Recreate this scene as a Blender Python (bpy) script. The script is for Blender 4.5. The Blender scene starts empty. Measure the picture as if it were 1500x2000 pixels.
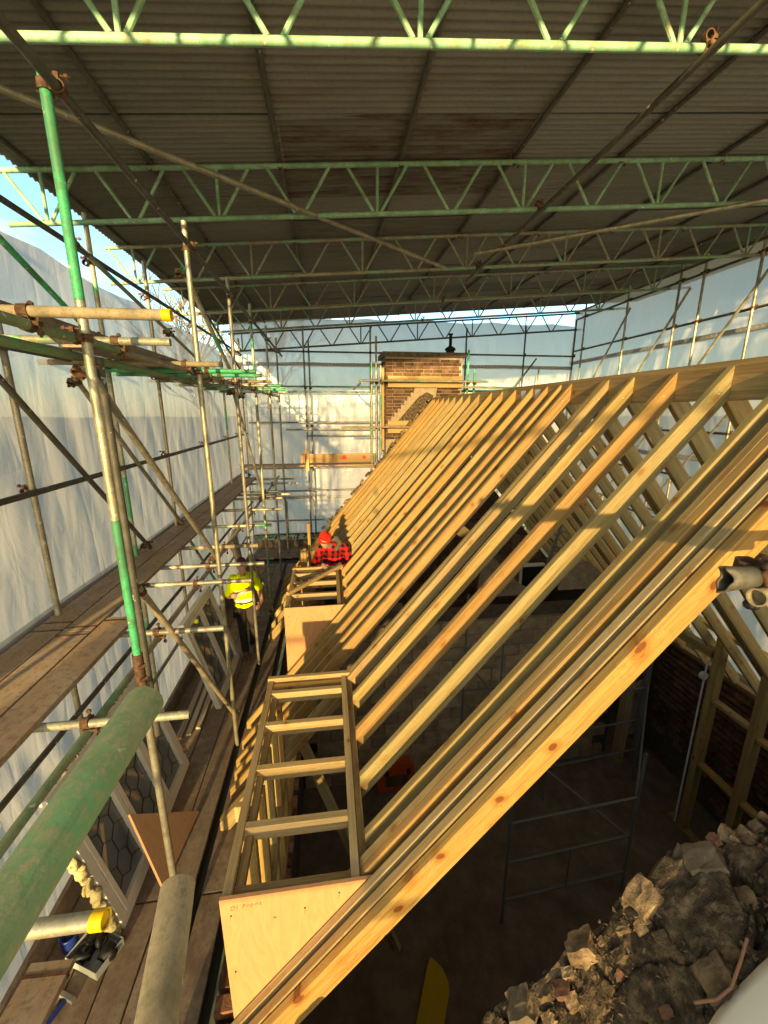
import bpy, bmesh, math, random
from mathutils import Vector, Matrix, noise
R = random.Random(7)
rad = math.radians
sc = bpy.context.scene
col = sc.collection
# ------------------------------------------------------------------ camera, sky, sun
PITCH, YAW = 13.87, 7.6
cam = bpy.data.cameras.new("camera")
cam.sensor_fit = 'HORIZONTAL'; cam.sensor_width = 36.0; cam.lens = 19.2
cam.clip_start = 0.03; cam.clip_end = 1500
camo = bpy.data.objects.new("camera", cam); col.objects.link(camo)
camo.location = (0, 0, 0); camo.rotation_euler = (rad(90 - PITCH), 0, rad(-YAW))
sc.camera = camo
SUN_EL, SUN_AZ = 8.6, 188.8          # azimuth clockwise from +Y
world = bpy.data.worlds.new("World"); sc.world = world; world.use_nodes = True
wn = world.node_tree.nodes; wl = world.node_tree.links
bg = wn["Background"]; bg.inputs[1].default_value = 0.15
sky = wn.new("ShaderNodeTexSky"); sky.sky_type = 'NISHITA'; sky.sun_disc = False
sky.sun_elevation = rad(SUN_EL); sky.sun_rotation = rad(SUN_AZ)
sky.air_density = 1.0; sky.dust_density = 0.3; sky.ozone_density = 4.0
tcw = wn.new("ShaderNodeTexCoord"); mpw = wn.new("ShaderNodeMapping"); mpw.inputs[3].default_value = (1.4, 1.4, 4.0)
nzw = wn.new("ShaderNodeTexNoise"); nzw.inputs["Scale"].default_value = 2.2; nzw.inputs["Detail"].default_value = 7
rpw = wn.new("ShaderNodeValToRGB"); rpw.color_ramp.elements[0].position = .5; rpw.color_ramp.elements[1].position = .72
mxw = wn.new("ShaderNodeMixRGB"); mxw.inputs[2].default_value = (5.2, 5.0, 4.9, 1)
wl.new(tcw.outputs["Generated"], mpw.inputs[0]); wl.new(mpw.outputs[0], nzw.inputs[0])
wl.new(nzw.outputs[0], rpw.inputs[0])
mulw = wn.new("ShaderNodeMath"); mulw.operation = 'MULTIPLY'; mulw.inputs[1].default_value = .35
wl.new(rpw.outputs[0], mulw.inputs[0]); wl.new(mulw.outputs[0], mxw.inputs[0])
wl.new(sky.outputs[0], mxw.inputs[1]); wl.new(mxw.outputs[0], bg.inputs[0])
sun = bpy.data.lights.new("sun", 'SUN'); sun.energy = 3.7; sun.angle = rad(0.9); sun.color = (1.0, 0.79, 0.50)
suno = bpy.data.objects.new("sun", sun); col.objects.link(suno)
az = rad(SUN_AZ); el = rad(SUN_EL)
tosun = Vector((math.sin(az) * math.cos(el), math.cos(az) * math.cos(el), math.sin(el)))
suno.rotation_euler = tosun.to_track_quat('Z', 'Y').to_euler()
vs = sc.view_settings
sc.display_settings.display_device = 'sRGB'
vs.view_transform = 'Standard'; vs.look = 'None'; vs.gamma = 1; vs.use_curve_mapping = False
vs.exposure = 2.1
try:
    vs.use_white_balance = True; vs.white_balance_temperature = 9300; vs.white_balance_tint = 2   # the camera's warm white balance
except AttributeError: pass
# ------------------------------------------------------------------ material helpers
class NT:
    def __init__(s, name):
        s.m = bpy.data.materials.new(name); s.m.use_nodes = True
        s.n = s.m.node_tree.nodes; s.l = s.m.node_tree.links
        s.b = s.n["Principled BSDF"]; s.out = s.n["Material Output"]
        s.tc = s.n.new("ShaderNodeTexCoord"); s.oi = s.n.new("ShaderNodeObjectInfo")
    def link(s, a, b): s.l.new(a, b)
    def coord(s, scale=(1, 1, 1), rnd=True):
        mp = s.n.new("ShaderNodeMapping"); mp.inputs[3].default_value = scale
        if rnd:
            add = s.n.new("ShaderNodeVectorMath"); add.operation = 'ADD'
            sc_ = s.n.new("ShaderNodeMath"); sc_.operation = 'MULTIPLY'; sc_.inputs[1].default_value = 37.0
            s.link(s.oi.outputs["Random"], sc_.inputs[0])
            s.link(s.tc.outputs["Object"], add.inputs[0]); s.link(sc_.outputs[0], add.inputs[1])
            s.link(add.outputs[0], mp.inputs[0])
        else: s.link(s.tc.outputs["Object"], mp.inputs[0])
        return mp.outputs[0]
    def noise(s, vec, scale=1, detail=4, rough=.55, dist=0):
        t = s.n.new("ShaderNodeTexNoise"); t.inputs["Scale"].default_value = scale
        t.inputs["Detail"].default_value = detail; t.inputs["Roughness"].default_value = rough
        t.inputs["Distortion"].default_value = dist; s.link(vec, t.inputs["Vector"]); return t.outputs[0]
    def ramp(s, fac, stops, interp='LINEAR'):
        r = s.n.new("ShaderNodeValToRGB"); cr = r.color_ramp; cr.interpolation = interp
        while len(cr.elements) < len(stops): cr.elements.new(.5)
        for e, (p, c) in zip(cr.elements, stops):
            e.position = p; e.color = (c, c, c, 1) if isinstance(c, (int, float)) else (*c, 1)
        s.link(fac, r.inputs[0]); return r.outputs[0]
    def mix(s, fac, a, b, mode='MIX'):
        m = s.n.new("ShaderNodeMixRGB"); m.blend_type = mode
        for i, v in ((0, fac), (1, a), (2, b)):
            if isinstance(v, (int, float)): m.inputs[i].default_value = v if i == 0 else (v, v, v, 1)
            elif isinstance(v, tuple): m.inputs[i].default_value = (*v, 1)
            else: s.link(v, m.inputs[i])
        return m.outputs[0]
    def math(s, op, a, b=0.0, c=None):
        m = s.n.new("ShaderNodeMath"); m.operation = op
        for i, v in enumerate((a, b) if c is None else (a, b, c)):
            if isinstance(v, (int, float)): m.inputs[i].default_value = v
            else: s.link(v, m.inputs[i])
        return m.outputs[0]
    def bump(s, h, strength=.3, dist=.01):
        b = s.n.new("ShaderNodeBump"); b.inputs["Strength"].default_value = strength
        b.inputs["Distance"].default_value = dist; s.link(h, b.inputs["Height"])
        s.link(b.outputs[0], s.b.inputs["Normal"]); return b.outputs[0]
    def fin(s, colr, rough=.6, metal=0.0, spec=None):
        for k, v in (("Base Color", colr), ("Roughness", rough), ("Metallic", metal)):
            if isinstance(v, (int, float)): s.b.inputs[k].default_value = v
            elif isinstance(v, tuple): s.b.inputs[k].default_value = (*v, 1)
            else: s.link(v, s.b.inputs[k])
        if spec is not None: s.b.inputs["Specular IOR Level"].default_value = spec
        return s.m
def mat_timber(name, tones, knots=True, hero=False, dust=0.0, rough=.62, stain=.35, ks=6.0, kt=.12):
    """grain along local x; colour differs from piece to piece"""
    t = NT(name)
    c0 = t.coord((1, 1, 1))
    vo = t.n.new("ShaderNodeTexVoronoi"); vo.inputs["Scale"].default_value = ks
    mpk = t.n.new("ShaderNodeMapping"); mpk.inputs[3].default_value = (.75, 1.2, 1.2); t.link(c0, mpk.inputs[0]); t.link(mpk.outputs[0], vo.inputs["Vector"])
    d = vo.outputs["Distance"]
    swell = t.ramp(d, [(0, 1.0), (.42, 0.0)])
    sw = t.n.new("ShaderNodeVectorMath"); sw.operation = 'SCALE'; sw.inputs[0].default_value = (0, .05, .05); t.link(swell, sw.inputs[3])
    ad = t.n.new("ShaderNodeVectorMath"); t.link(c0, ad.inputs[0])
    if knots: t.link(sw.outputs[0], ad.inputs[1])
    mp = t.n.new("ShaderNodeMapping"); mp.inputs[3].default_value = (.55, 11, 11); t.link(ad.outputs[0], mp.inputs[0])
    g1 = t.noise(mp.outputs[0], 1.6, 3, .5, .6)
    rings = t.math('FRACT', t.math('MULTIPLY', g1, 9.0))
    rings = t.ramp(rings, [(0, .0), (.55, .35), (.88, 1.0), (1, 0)])
    mp2 = t.n.new("ShaderNodeMapping"); mp2.inputs[3].default_value = (3, 150, 150); t.link(c0, mp2.inputs[0])
    fine = t.noise(mp2.outputs[0], 1.5, 3)
    base = t.ramp(t.oi.outputs["Random"], tones)
    blot = t.noise(c0, 1.6, 4)
    base = t.mix(t.ramp(blot, [(.35, 0), (.7, stain)]), base, (.30, .27, .13))
    base = t.mix(t.math('MULTIPLY', rings, .42 * (1 - .75 * dust)), base, t.mix(1.0, base, (.60, .42, .25), 'MULTIPLY'))
    base = t.mix(t.math('MULTIPLY', fine, .6), base, t.mix(1.0, base, (.55, .47, .36), 'MULTIPLY'))
    mp3 = t.n.new("ShaderNodeMapping"); mp3.inputs[3].default_value = (.5, 26, 26); t.link(c0, mp3.inputs[0])
    strk = t.noise(mp3.outputs[0], 1.3, 4, .6)
    base = t.mix(t.ramp(strk, [(.42, 0), (.68, .75 * (1 - .7 * dust))]), base, t.mix(1.0, base, (.60, .50, .38), 'MULTIPLY'))
    if dust:
        d1_ = t.noise(c0, 5, 7, .7); d2_ = t.noise(c0, 28, 5, .7)
        base = t.mix(t.ramp(d1_, [(.42, 0), (.62, .55 * dust)]), base, (.33, .27, .21)); base = t.mix(t.ramp(d2_, [(.5, 0), (.64, .6 * dust)]), base, (.12, .085, .06))
        base = t.mix(t.ramp(t.noise(c0, 2.2, 3), [(.5, 0), (.7, .5 * dust)]), base, (.15, .11, .085))
    big = t.noise(c0, .9, 2)
    base = t.mix(t.ramp(big, [(.4, 0), (.65, .35)]), base, t.mix(1.0, base, (.9, .72, .55), 'MULTIPLY'))
    if knots:
        kn = t.ramp(d, [(0, 1), (kt * .75, .95), (kt, .0)])
        base = t.mix(t.ramp(d, [(kt * .9, .55), (kt * 2.1, 0)]), base, t.mix(1.0, base, (.85, .5, .22), 'MULTIPLY'))
        kvar = t.ramp(t.noise(c0, 3.1, 1), [(.40, .4), (.56, 1)]); kn = t.math('MULTIPLY', kn, kvar)
        kc = t.mix(t.ramp(t.math('FRACT', t.math('MULTIPLY', d, 60)), [(0, 0), (1, 1)]), (.10, .035, .012), (.26, .09, .03))
        base = t.mix(kn, base, kc)
    if hero:   # a row of large dead knots along the upper arris
        sp = t.n.new("ShaderNodeSeparateXYZ"); t.link(t.tc.outputs["Object"], sp.inputs[0])
        jn = t.noise(t.tc.outputs["Object"], 1.1, 0)
        u = t.math('ADD', t.math('MULTIPLY', sp.outputs[0], 2.3), t.math('MULTIPLY', jn, 1.6))
        fx = t.math('DIVIDE', t.math('SUBTRACT', t.math('FRACT', u), .5), 3.2)
        cell = t.math('FLOOR', u); wob = t.math('MULTIPLY', t.math('SINE', t.math('MULTIPLY', cell, 2.7)), .03)
        dz = t.math('ADD', t.math('ADD', sp.outputs[2], .04), wob)
        dd = t.math('SQRT', t.math('ADD', t.math('POWER', fx, 2.0), t.math('POWER', dz, 2.0)))
        dd = t.math('ADD', dd, t.math('MULTIPLY', t.math('SUBTRACT', t.noise(t.tc.outputs["Object"], 60, 2), .5), .006))
        base = t.mix(t.ramp(dd, [(.012, .75), (.045, 0)]), base, t.mix(1.0, base, (.75, .42, .18), 'MULTIPLY'))
        base = t.mix(t.ramp(dd, [(.0155, 1), (.018, 0)]), base, t.mix(t.ramp(t.math('FRACT', t.math('MULTIPLY', dd, 190)), [(0, 0), (1, 1)]), (.09, .028, .01), (.24, .075, .02)))
    t.bump(t.math('ADD', t.math('MULTIPLY', rings, .5), fine), .22, .003)
    return t.fin(base, t.math('MULTIPLY_ADD', fine, .2, rough - .1), 0, .35)
def mat_ply(name, a, b):
    t = NT(name); c0 = t.coord((1, 1, 1))
    mp = t.n.new("ShaderNodeMapping"); mp.inputs[3].default_value = (3.0, 3.0, .9); t.link(c0, mp.inputs[0])
    g = t.noise(mp.outputs[0], 1.8, 4, .5, 1.2)
    r = t.ramp(t.math('FRACT', t.math('MULTIPLY', g, 7.0)), [(0, 0), (.7, .6), (1, 0)])
    base = t.mix(r, a, b)
    vo = t.n.new("ShaderNodeTexVoronoi"); vo.inputs["Scale"].default_value = 6; t.link(c0, vo.inputs["Vector"])
    base = t.mix(t.ramp(vo.outputs["Distance"], [(.0, 1), (.05, .9), (.07, 0)]), base, (.20, .08, .03))
    f = t.noise(t.coord((40, 40, 6)), 3, 3)
    base = t.mix(t.math('MULTIPLY', f, .35), base, t.mix(1.0, base, (.7, .6, .5), 'MULTIPLY'))
    t.bump(f, .15, .002)
    return t.fin(base, .6, 0, .3)
def mat_tube(name, steel, rustc, paint=None, pfrac=.5, rough=.5, metal=.45):
    t = NT(name); c0 = t.coord((1, 1, 1))
    n1 = t.noise(c0, 13, 7, .7); n2 = t.noise(c0, 85, 5, .75); n3 = t.noise(t.coord((6, 6, 1.3)), 1.5, 5, .6)
    base = t.mix(t.ramp(n3, [(.35, 0), (.65, 1)]), steel, tuple(x * .62 for x in steel))
    if paint:
        pm = t.ramp(t.math('ADD', t.noise(t.coord((1, 1, .5)), 1.6, 2), t.math('MULTIPLY', n2, .10)), [(pfrac - .015, 1), (pfrac + .015, 0)])
        pc = t.mix(t.ramp(n1, [(.4, 0), (.7, .7)]), paint, tuple(x * .65 for x in paint))
        base = t.mix(pm, base, pc)
    base = t.mix(t.ramp(n2, [(.48, 0), (.66, .8)]), base, rustc)
    base = t.mix(t.ramp(n1, [(.52, 0), (.68, .75)]), base, tuple(x * .8 for x in rustc))
    n4 = t.noise(c0, 24, 2, .4); sp_ = t.ramp(n4, [(.70, 0), (.72, .8)]); base = t.mix(sp_, base, (.50, .46, .38))
    n5 = t.noise(t.coord((4, 60, 60)), 1.6, 4, .7); base = t.mix(t.ramp(n5, [(.60, 0), (.68, .35)]), base, tuple(x * .45 for x in steel))
    t.bump(t.math('ADD', t.math('ADD', n2, t.math('MULTIPLY', n1, .6)), t.math('MULTIPLY', sp_, 1.5)), .35, .002)
    return t.fin(base, t.math('MULTIPLY_ADD', n1, .35, rough - .15), metal, .4)
def mat_noise(name, cols, scale=6, rough=.8, bump=.4, bd=.01, detail=7, metal=0, rnd_amt=.0, spec=.3, stretch=(1, 1, 1)):
    t = NT(name); c0 = t.coord(stretch)
    n1 = t.noise(c0, scale, detail, .65)
    k = len(cols)
    base = t.ramp(n1, [(.28 + .44 * i / max(1, k - 1), c) for i, c in enumerate(cols)])
    n2 = t.noise(c0, scale * 7, 4, .7)
    base = t.mix(t.math('MULTIPLY', n2, .6), base, t.mix(1.0, base, .45, 'MULTIPLY'))
    if rnd_amt:
        base = t.mix(1.0, base, t.ramp(t.oi.outputs["Random"], [(0, 1 - rnd_amt), (1, 1 + rnd_amt * .6)]), 'MULTIPLY')
    t.bump(t.math('ADD', n1, t.math('MULTIPLY', n2, .5)), bump, bd)
    return t.fin(base, rough, metal, spec)
def mat_plain(name, c, rough=.5, metal=0, spec=.4, bump=0, var=.25):
    t = NT(name); n = t.noise(t.coord((1, 1, 1)), 14, 5, .6)
    base = t.mix(t.math('MULTIPLY', n, var * 2), c, tuple(x * .55 for x in c))
    if bump: t.bump(t.noise(t.coord((1, 1, 1)), 60, 3), bump, .004)
    return t.fin(base, rough, metal, spec)
TONES = [(0, (.48, .36, .15)), (.2, (.56, .38, .14)), (.4, (.42, .34, .16)), (.6, (.58, .35, .11)), (.76, (.50, .38, .17)), (.84, (.50, .31, .12)), (1, (.46, .30, .12))]
M = {}
M['timber'] = mat_timber("treated_pine", TONES)
M['timber_knotty'] = mat_timber('knotty_pine', [(0, (.56, .36, .12)), (1, (.54, .35, .12))], ks=3.4, kt=.105, stain=.2, hero=True)
M['timber_pale'] = mat_timber("planed_pine", [(0, (.60, .46, .23)), (.5, (.66, .50, .25)), (1, (.56, .44, .25))], stain=.2, kt=.09)
M['timber_grey'] = mat_timber("grey_pine", [(0, (.42, .33, .17)), (.5, (.48, .37, .19)), (1, (.45, .31, .15))], stain=.4)
M['timber_dark'] = mat_timber("old_dark_timber", [(0, (.16, .11, .07)), (1, (.24, .17, .10))], stain=.3)
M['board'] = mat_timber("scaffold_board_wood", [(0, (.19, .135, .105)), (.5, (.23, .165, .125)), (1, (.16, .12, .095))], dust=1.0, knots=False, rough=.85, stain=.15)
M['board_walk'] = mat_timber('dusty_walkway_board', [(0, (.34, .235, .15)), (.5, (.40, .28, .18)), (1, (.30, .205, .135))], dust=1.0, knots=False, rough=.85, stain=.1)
M['board_gold'] = mat_timber("new_board_wood", [(0, (.50, .33, .15)), (1, (.58, .38, .17))], knots=False, stain=.1)
M['ply'] = mat_ply("plywood_face", (.60, .32, .15), (.52, .26, .115))
M['ply_dull'] = mat_ply("plywood_offcut", (.45, .26, .15), (.38, .21, .12))
STEEL = (.36, .33, .25); RUST = (.17, .10, .06)
M['tube'] = mat_tube("galvanised_tube", STEEL, (.20, .16, .10))
M['tube_bright'] = mat_tube("bright_steel_tube", (.50, .46, .32), (.28, .22, .12), metal=.6, rough=.42)
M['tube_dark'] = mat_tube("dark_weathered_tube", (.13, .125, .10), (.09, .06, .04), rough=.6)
M['tube_green'] = mat_tube("green_painted_tube", (.40, .38, .27), (.16, .15, .09), paint=(.045, .34, .16), pfrac=.48, metal=.25)
M['tube_allgreen'] = mat_tube("all_green_tube", (.05, .28, .13), (.10, .16, .08), paint=(.03, .42, .17), pfrac=.6, metal=.05)
M['tube_moss'] = mat_tube("mossy_green_tube", (.17, .26, .13), (.27, .24, .13), paint=(.11, .27, .12), pfrac=.5, metal=.0, rough=.85)
M['tube_sand'] = mat_tube("sandy_weathered_tube", (.36, .28, .17), (.17, .15, .08), metal=.0, rough=.9)
M['truss'] = mat_tube("pale_green_truss_paint", (.17, .40, .25), (.24, .17, .08), paint=(.21, .43, .29), pfrac=.5, metal=0, rough=.55)
M['rust'] = mat_noise("rusty_fitting", [(.05, .03, .02), (.15, .075, .04), (.26, .16, .10)], 30, .75, .5, .003, metal=.3, rnd_amt=.3)
M['black'] = mat_plain("black_parts_and_shade", (.006, .006, .006), .6)  # black fittings; also painted shade under the deck and in the hatch
M['yellow'] = mat_plain("yellow_cap", (.85, .48, .02), .55, var=.15)
M['brick'] = mat_noise("chimney_brick_face", [(.05, .027, .017), (.11, .056, .033), (.18, .095, .055)], 14, .85, .5, .004, rnd_amt=.45)
M['brick_dark'] = mat_noise("old_brick_face", [(.10, .045, .03), (.20, .09, .055), (.30, .16, .11)], 14, .9, .5, .004, rnd_amt=.4)
M['mortar'] = mat_noise("lime_mortar", [(.30, .22, .14), (.48, .37, .24)], 20, .95, .5, .004)
M['mortar_dark'] = mat_noise("dirty_mortar", [(.07, .05, .035), (.15, .115, .08)], 20, .95, .5, .004)
M['block'] = mat_noise("stained_block", [(.30, .20, .12), (.46, .33, .20), (.58, .44, .29)], 7, .9, .5, .004, rnd_amt=.25)
M['plaster'] = mat_noise("broken_plaster", [(.25, .18, .13), (.55, .48, .40), (.62, .55, .47)], 8, .9, .4)
M['floor'] = mat_noise("dusty_chipboard_floor", [(.13, .09, .06), (.20, .14, .095), (.27, .195, .135)], 3.5, .9, .2, .004)
M['stone'] = mat_noise("rubble_stone", [(.03, .02, .013), (.14, .09, .05), (.30, .20, .11), (.48, .35, .20)], 14, .95, .9, .012, rnd_amt=.4)
M['sootstone'] = mat_noise("sooty_mortar_core", [(.018, .013, .009), (.11, .075, .045), (.34, .24, .14)], 22, .95, 1.0, .02)
M['slate'] = mat_noise("grey_slate", [(.06, .045, .032), (.15, .11, .07), (.25, .18, .12)], 11, .8, .5, .006, rnd_amt=.3)
M['white'] = mat_plain("white_membrane", (.88, .84, .72), .6, var=.08)
M['pvc'] = mat_plain("aged_white_window_frame", (.76, .69, .57), .45, var=.15)
M['glass'] = mat_plain("dark_window_glass", (.15, .17, .175), .08, 0, .8, var=.1)
M['lead'] = mat_plain("lead_strip", (.035, .037, .04), .5, .3)
M['foam'] = mat_noise("expanding_foam", [(.35, .28, .12), (.55, .46, .24), (.65, .58, .36)], 18, .9, 1.0, .02)
M['redfoam'] = mat_noise("broken_brick_dust", [(.25, .09, .05), (.45, .2, .12), (.5, .38, .28)], 14, .9, .7, .01)
M['orange'] = mat_plain("orange_case_plastic", (.62, .09, .02), .45)
M['blue'] = mat_plain("blue_plastic", (.01, .025, .16), .35)
M['clearplastic'] = mat_plain("grey_clear_plastic", (.30, .32, .30), .3)
M['yellowpad'] = mat_plain("yellow_insulation_offcut", (.55, .36, .02), .8)
M['skin'] = mat_plain("skin", (.52, .27, .18), .55, var=.1)
M['hivis'] = mat_plain("high_visibility_yellow", (.72, .86, .01), .7, var=.1, bump=.2)
M['silver'] = mat_plain("reflective_grey_tape", (.60, .60, .56), .4, var=.05)
M['trouser'] = mat_plain("dark_brown_work_trousers", (.022, .016, .013), .9, bump=.3)
M['boot'] = mat_plain("tan_work_boot", (.16, .085, .04), .8)
M['maroon'] = mat_plain("maroon_knit", (.13, .022, .03), .95, bump=.5)
M['redwool'] = mat_plain("red_knit", (.75, .02, .015), .95, bump=.5, var=.15)
M['hood'] = mat_plain("brown_hood", (.14, .11, .075), .95, bump=.4)
M['hair'] = mat_plain("dark_hair", (.03, .02, .015), .8)
M['cable'] = mat_plain("coral_cable", (.26, .12, .075), .6)
M['hose'] = mat_plain("grey_metal_tube", (.16, .155, .14), .5)
M['leaf'] = mat_noise("hedge_leaf", [(.008, .014, .006), (.022, .034, .014), (.045, .06, .025)], 9, .7, .2, rnd_amt=.2)
M['bark'] = mat_noise("bark", [(.10, .08, .06), (.2, .16, .12)], 9, .95, .5)
M['ground'] = mat_noise("grass_and_mud", [(.05, .06, .025), (.09, .09, .04), (.13, .11, .07)], .5, .95, .4, .05)
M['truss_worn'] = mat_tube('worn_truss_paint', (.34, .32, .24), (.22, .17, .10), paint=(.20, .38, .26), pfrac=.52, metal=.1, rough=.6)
M['redpaint'] = mat_plain("red_spray_paint", (.65, .05, .03), .7)
M['greybatten'] = mat_timber("weathered_strip", [(0, (.40, .36, .30)), (1, (.52, .47, .40))], knots=False, stain=.1)
M['paper'] = mat_plain("paper_label", (.7, .7, .68), .7)
# plaid
t = NT("red_black_plaid"); c = t.coord((1, 1, 1), rnd=False); sep = t.n.new("ShaderNodeSeparateXYZ"); t.link(c, sep.inputs[0])
xx = t.math('ADD', sep.outputs[0], t.math('MULTIPLY', sep.outputs[1], .6))
s1 = t.math('GREATER_THAN', t.math('FRACT', t.math('MULTIPLY', xx, 11.0)), .5)
s2 = t.math('GREATER_THAN', t.math('FRACT', t.math('MULTIPLY', sep.outputs[2], 11.0)), .5)
base = t.mix(t.math('MULTIPLY', t.math('ADD', s1, s2), .5), (.62, .02, .025), (.012, .008, .008))
t.bump(t.noise(t.coord((1, 1, 1)), 25, 4), .4, .01); M['plaid'] = t.fin(base, .9, 0, .2)
# corrugated iron
t = NT("weathered_corrugated_iron"); c = t.coord((1, 1, 1)); cw = t.tc.outputs["Object"]
n1 = t.noise(t.coord((.8, 6, 1)), 2.4, 6, .65); n2 = t.noise(c, 40, 5, .7)
base = t.ramp(t.oi.outputs["Random"], [(0, (.165, .16, .145)), (.5, (.21, .205, .185)), (.8, (.125, .12, .105)), (1, (.185, .18, .16))])
base = t.mix(t.ramp(n1, [(.45, 0), (.72, .45)]), base, (.27, .25, .21))
base = t.mix(t.ramp(n2, [(.5, 0), (.8, .5)]), base, (.07, .055, .04))
base = t.mix(t.ramp(t.noise(t.coord((.5, 3, 1)), .9, 4), [(.60, 0), (.72, .45)]), base, (.13, .07, .045))
t.bump(n2, .25, .003); M['iron'] = t.fin(base, .75, .15, .3)
t = NT("rusty_corrugated_iron"); c = t.coord((1, 1, 1)); n1 = t.noise(t.coord((.9, 7, 1)), 2.0, 6, .65); n2 = t.noise(c, 40, 5, .7)
base = t.mix(t.ramp(n1, [(.42, 0), (.62, .85)]), (.14, .13, .115), t.mix(t.ramp(n2, [(.45, 0), (.7, 1)]), (.055, .026, .016), (.12, .065, .042)))
t.bump(n2, .25, .003); M['iron_rust'] = t.fin(base, .85, .05, .3)
# plastic sheeting
def mat_sheet(name, tint, transp, grid=True):
    t = NT(name); c = t.coord((1, 1, 1), rnd=False)
    dif = t.n.new("ShaderNodeBsdfDiffuse"); tr = t.n.new("ShaderNodeBsdfTranslucent"); tp = t.n.new("ShaderNodeBsdfTransparent"); gl = t.n.new("ShaderNodeBsdfGlossy")
    n1 = t.noise(t.coord((1, 1, 1), rnd=False), 1.1, 5, .6); n2 = t.noise(t.coord((3.2, 3.2, 1.0), rnd=False), 1.3, 5, .55, .8); n3 = t.noise(c, 38, 4, .6)
    colr = t.mix(t.ramp(n1, [(.3, 0), (.7, .6)]), tint, tuple(x * .84 for x in tint))
    colr = t.mix(t.ramp(n2, [(.5, 0), (.75, .15)]), colr, tuple(min(1, x * 1.12) for x in tint))
    if grid:
        w = t.n.new("ShaderNodeSeparateXYZ"); t.link(c, w.inputs[0])
        g1 = t.math('LESS_THAN', t.math('FRACT', t.math('MULTIPLY', w.outputs[2], 62)), .22)
        g2 = t.math('LESS_THAN', t.math('FRACT', t.math('MULTIPLY', t.math('ADD', w.outputs[0], w.outputs[1]), 62)), .22)
        colr = t.mix(t.math('MULTIPLY', t.math('MAXIMUM', g1, g2), .28), colr, tuple(x * .55 for x in tint))
    bp = t.n.new("ShaderNodeBump"); bp.inputs["Strength"].default_value = .5; bp.inputs["Distance"].default_value = .025
    r1 = t.math('ABSOLUTE', t.math('SUBTRACT', t.noise(t.coord((2.2, 2.2, .45), rnd=False), 1.1, 1, .4, .25), .5)); r2 = t.math('ABSOLUTE', t.math('SUBTRACT', t.noise(t.coord((.6, .6, 1.5), rnd=False), 1.7, 1, .4, .3), .5))
    crease = t.math('ADD', t.math('MULTIPLY', t.ramp(r1, [(0, 1), (.05, .3), (.13, 0)]), .30), t.math('MULTIPLY', t.ramp(r2, [(0, 1), (.03, .3), (.08, 0)]), .14))
    t.link(t.math('ADD', t.math('ADD', n2, crease), t.math('MULTIPLY', n3, .10)), bp.inputs["Height"])
    for s_ in (dif, tr, gl): t.link(bp.outputs[0], s_.inputs["Normal"])
    t.link(colr, dif.inputs[0]); t.link(colr, tr.inputs[0]); gl.inputs["Roughness"].default_value = .35
    tp.inputs[0].default_value = (.95, .95, .95, 1)
    m1 = t.n.new("ShaderNodeMixShader"); m1.inputs[0].default_value = .52; t.link(dif.outputs[0], m1.inputs[1]); t.link(tr.outputs[0], m1.inputs[2])
    m2 = t.n.new("ShaderNodeMixShader"); m2.inputs[0].default_value = .05; t.link(m1.outputs[0], m2.inputs[1]); t.link(gl.outputs[0], m2.inputs[2])
    m3 = t.n.new("ShaderNodeMixShader"); m3.inputs[0].default_value = transp; t.link(m2.outputs[0], m3.inputs[1]); t.link(tp.outputs[0], m3.inputs[2])
    t.link(m3.outputs[0], t.out.inputs[0]); return t.m
M['sheet'] = mat_sheet("reinforced_plastic_sheeting", (.60, .58, .56), .10)
M['sheet_thin'] = mat_sheet('thin_clear_sheeting', (.84, .82, .78), .46, grid=False)
M['sheet_far'] = mat_sheet("plastic_sheeting", (.76, .68, .60), .10, grid=False)
# band with eyelets
t = NT("eyelet_band"); w = t.n.new("ShaderNodeSeparateXYZ"); t.link(t.tc.outputs["Object"], w.inputs[0])
fx = t.math('SUBTRACT', t.math('FRACT', t.math('MULTIPLY', t.math('ADD', w.outputs[0], w.outputs[1]), 10)), .5)
rr = t.math('SQRT', t.math('ADD', t.math('POWER', t.math('MULTIPLY', fx, .1), 2), t.math('POWER', w.outputs[2], 2)))
base = t.mix(t.math('LESS_THAN', rr, .009), (.33, .33, .35), (.85, .85, .85)); M['band'] = t.fin(base, .6)

# ------------------------------------------------------------------ object helpers
W = {}
def mk(name, mesh, mat, mtx=None, parent=None, kind=None, label=None, cat=None, group=None):
    o = bpy.data.objects.new(name, mesh); col.objects.link(o)
    mtx = mtx if mtx is not None else Matrix.Identity(4)
    if not isinstance(mtx, Matrix): mtx = Matrix.Translation(mtx)
    W[o.name] = mtx
    if mesh is not None and mat is not None and len(mesh.materials) == 0: mesh.materials.append(mat)
    elif mesh is not None and mat is not None and mesh.materials[0] != mat:
        o.material_slots[0].link = 'OBJECT'; o.material_slots[0].material = mat
    if parent is not None:
        o.parent = parent; o.matrix_local = W[parent.name].inverted() @ mtx
    else: o.matrix_world = mtx
    for k, v in (('kind', kind), ('label', label), ('category', cat), ('group', group)):
        if v: o[k] = v
    return o
def root(name, loc, label, cat, group=None):
    return mk(name, None, None, Matrix.Translation(loc), label=label, cat=cat, group=group)
def mesh(name, verts, faces, smooth=False):
    me = bpy.data.meshes.new(name); me.from_pydata([tuple(v) for v in verts], [], faces); me.update()
    if smooth: me.polygons.foreach_set("use_smooth", [True] * len(me.polygons))
    return me
def axis(p, q, up=None):
    """matrix at the midpoint with local x along p->q"""
    p, q = Vector(p), Vector(q); x = (q - p).normalized()
    u = Vector(up) if up else (Vector((0, 0, 1)) if abs(x.z) < .95 else Vector((0, 1, 0)))
    y = u.cross(x).normalized(); z = x.cross(y)
    m = Matrix((x, y, z)).transposed().to_4x4(); m.translation = (p + q) / 2
    return m
_tc = {}
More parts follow.
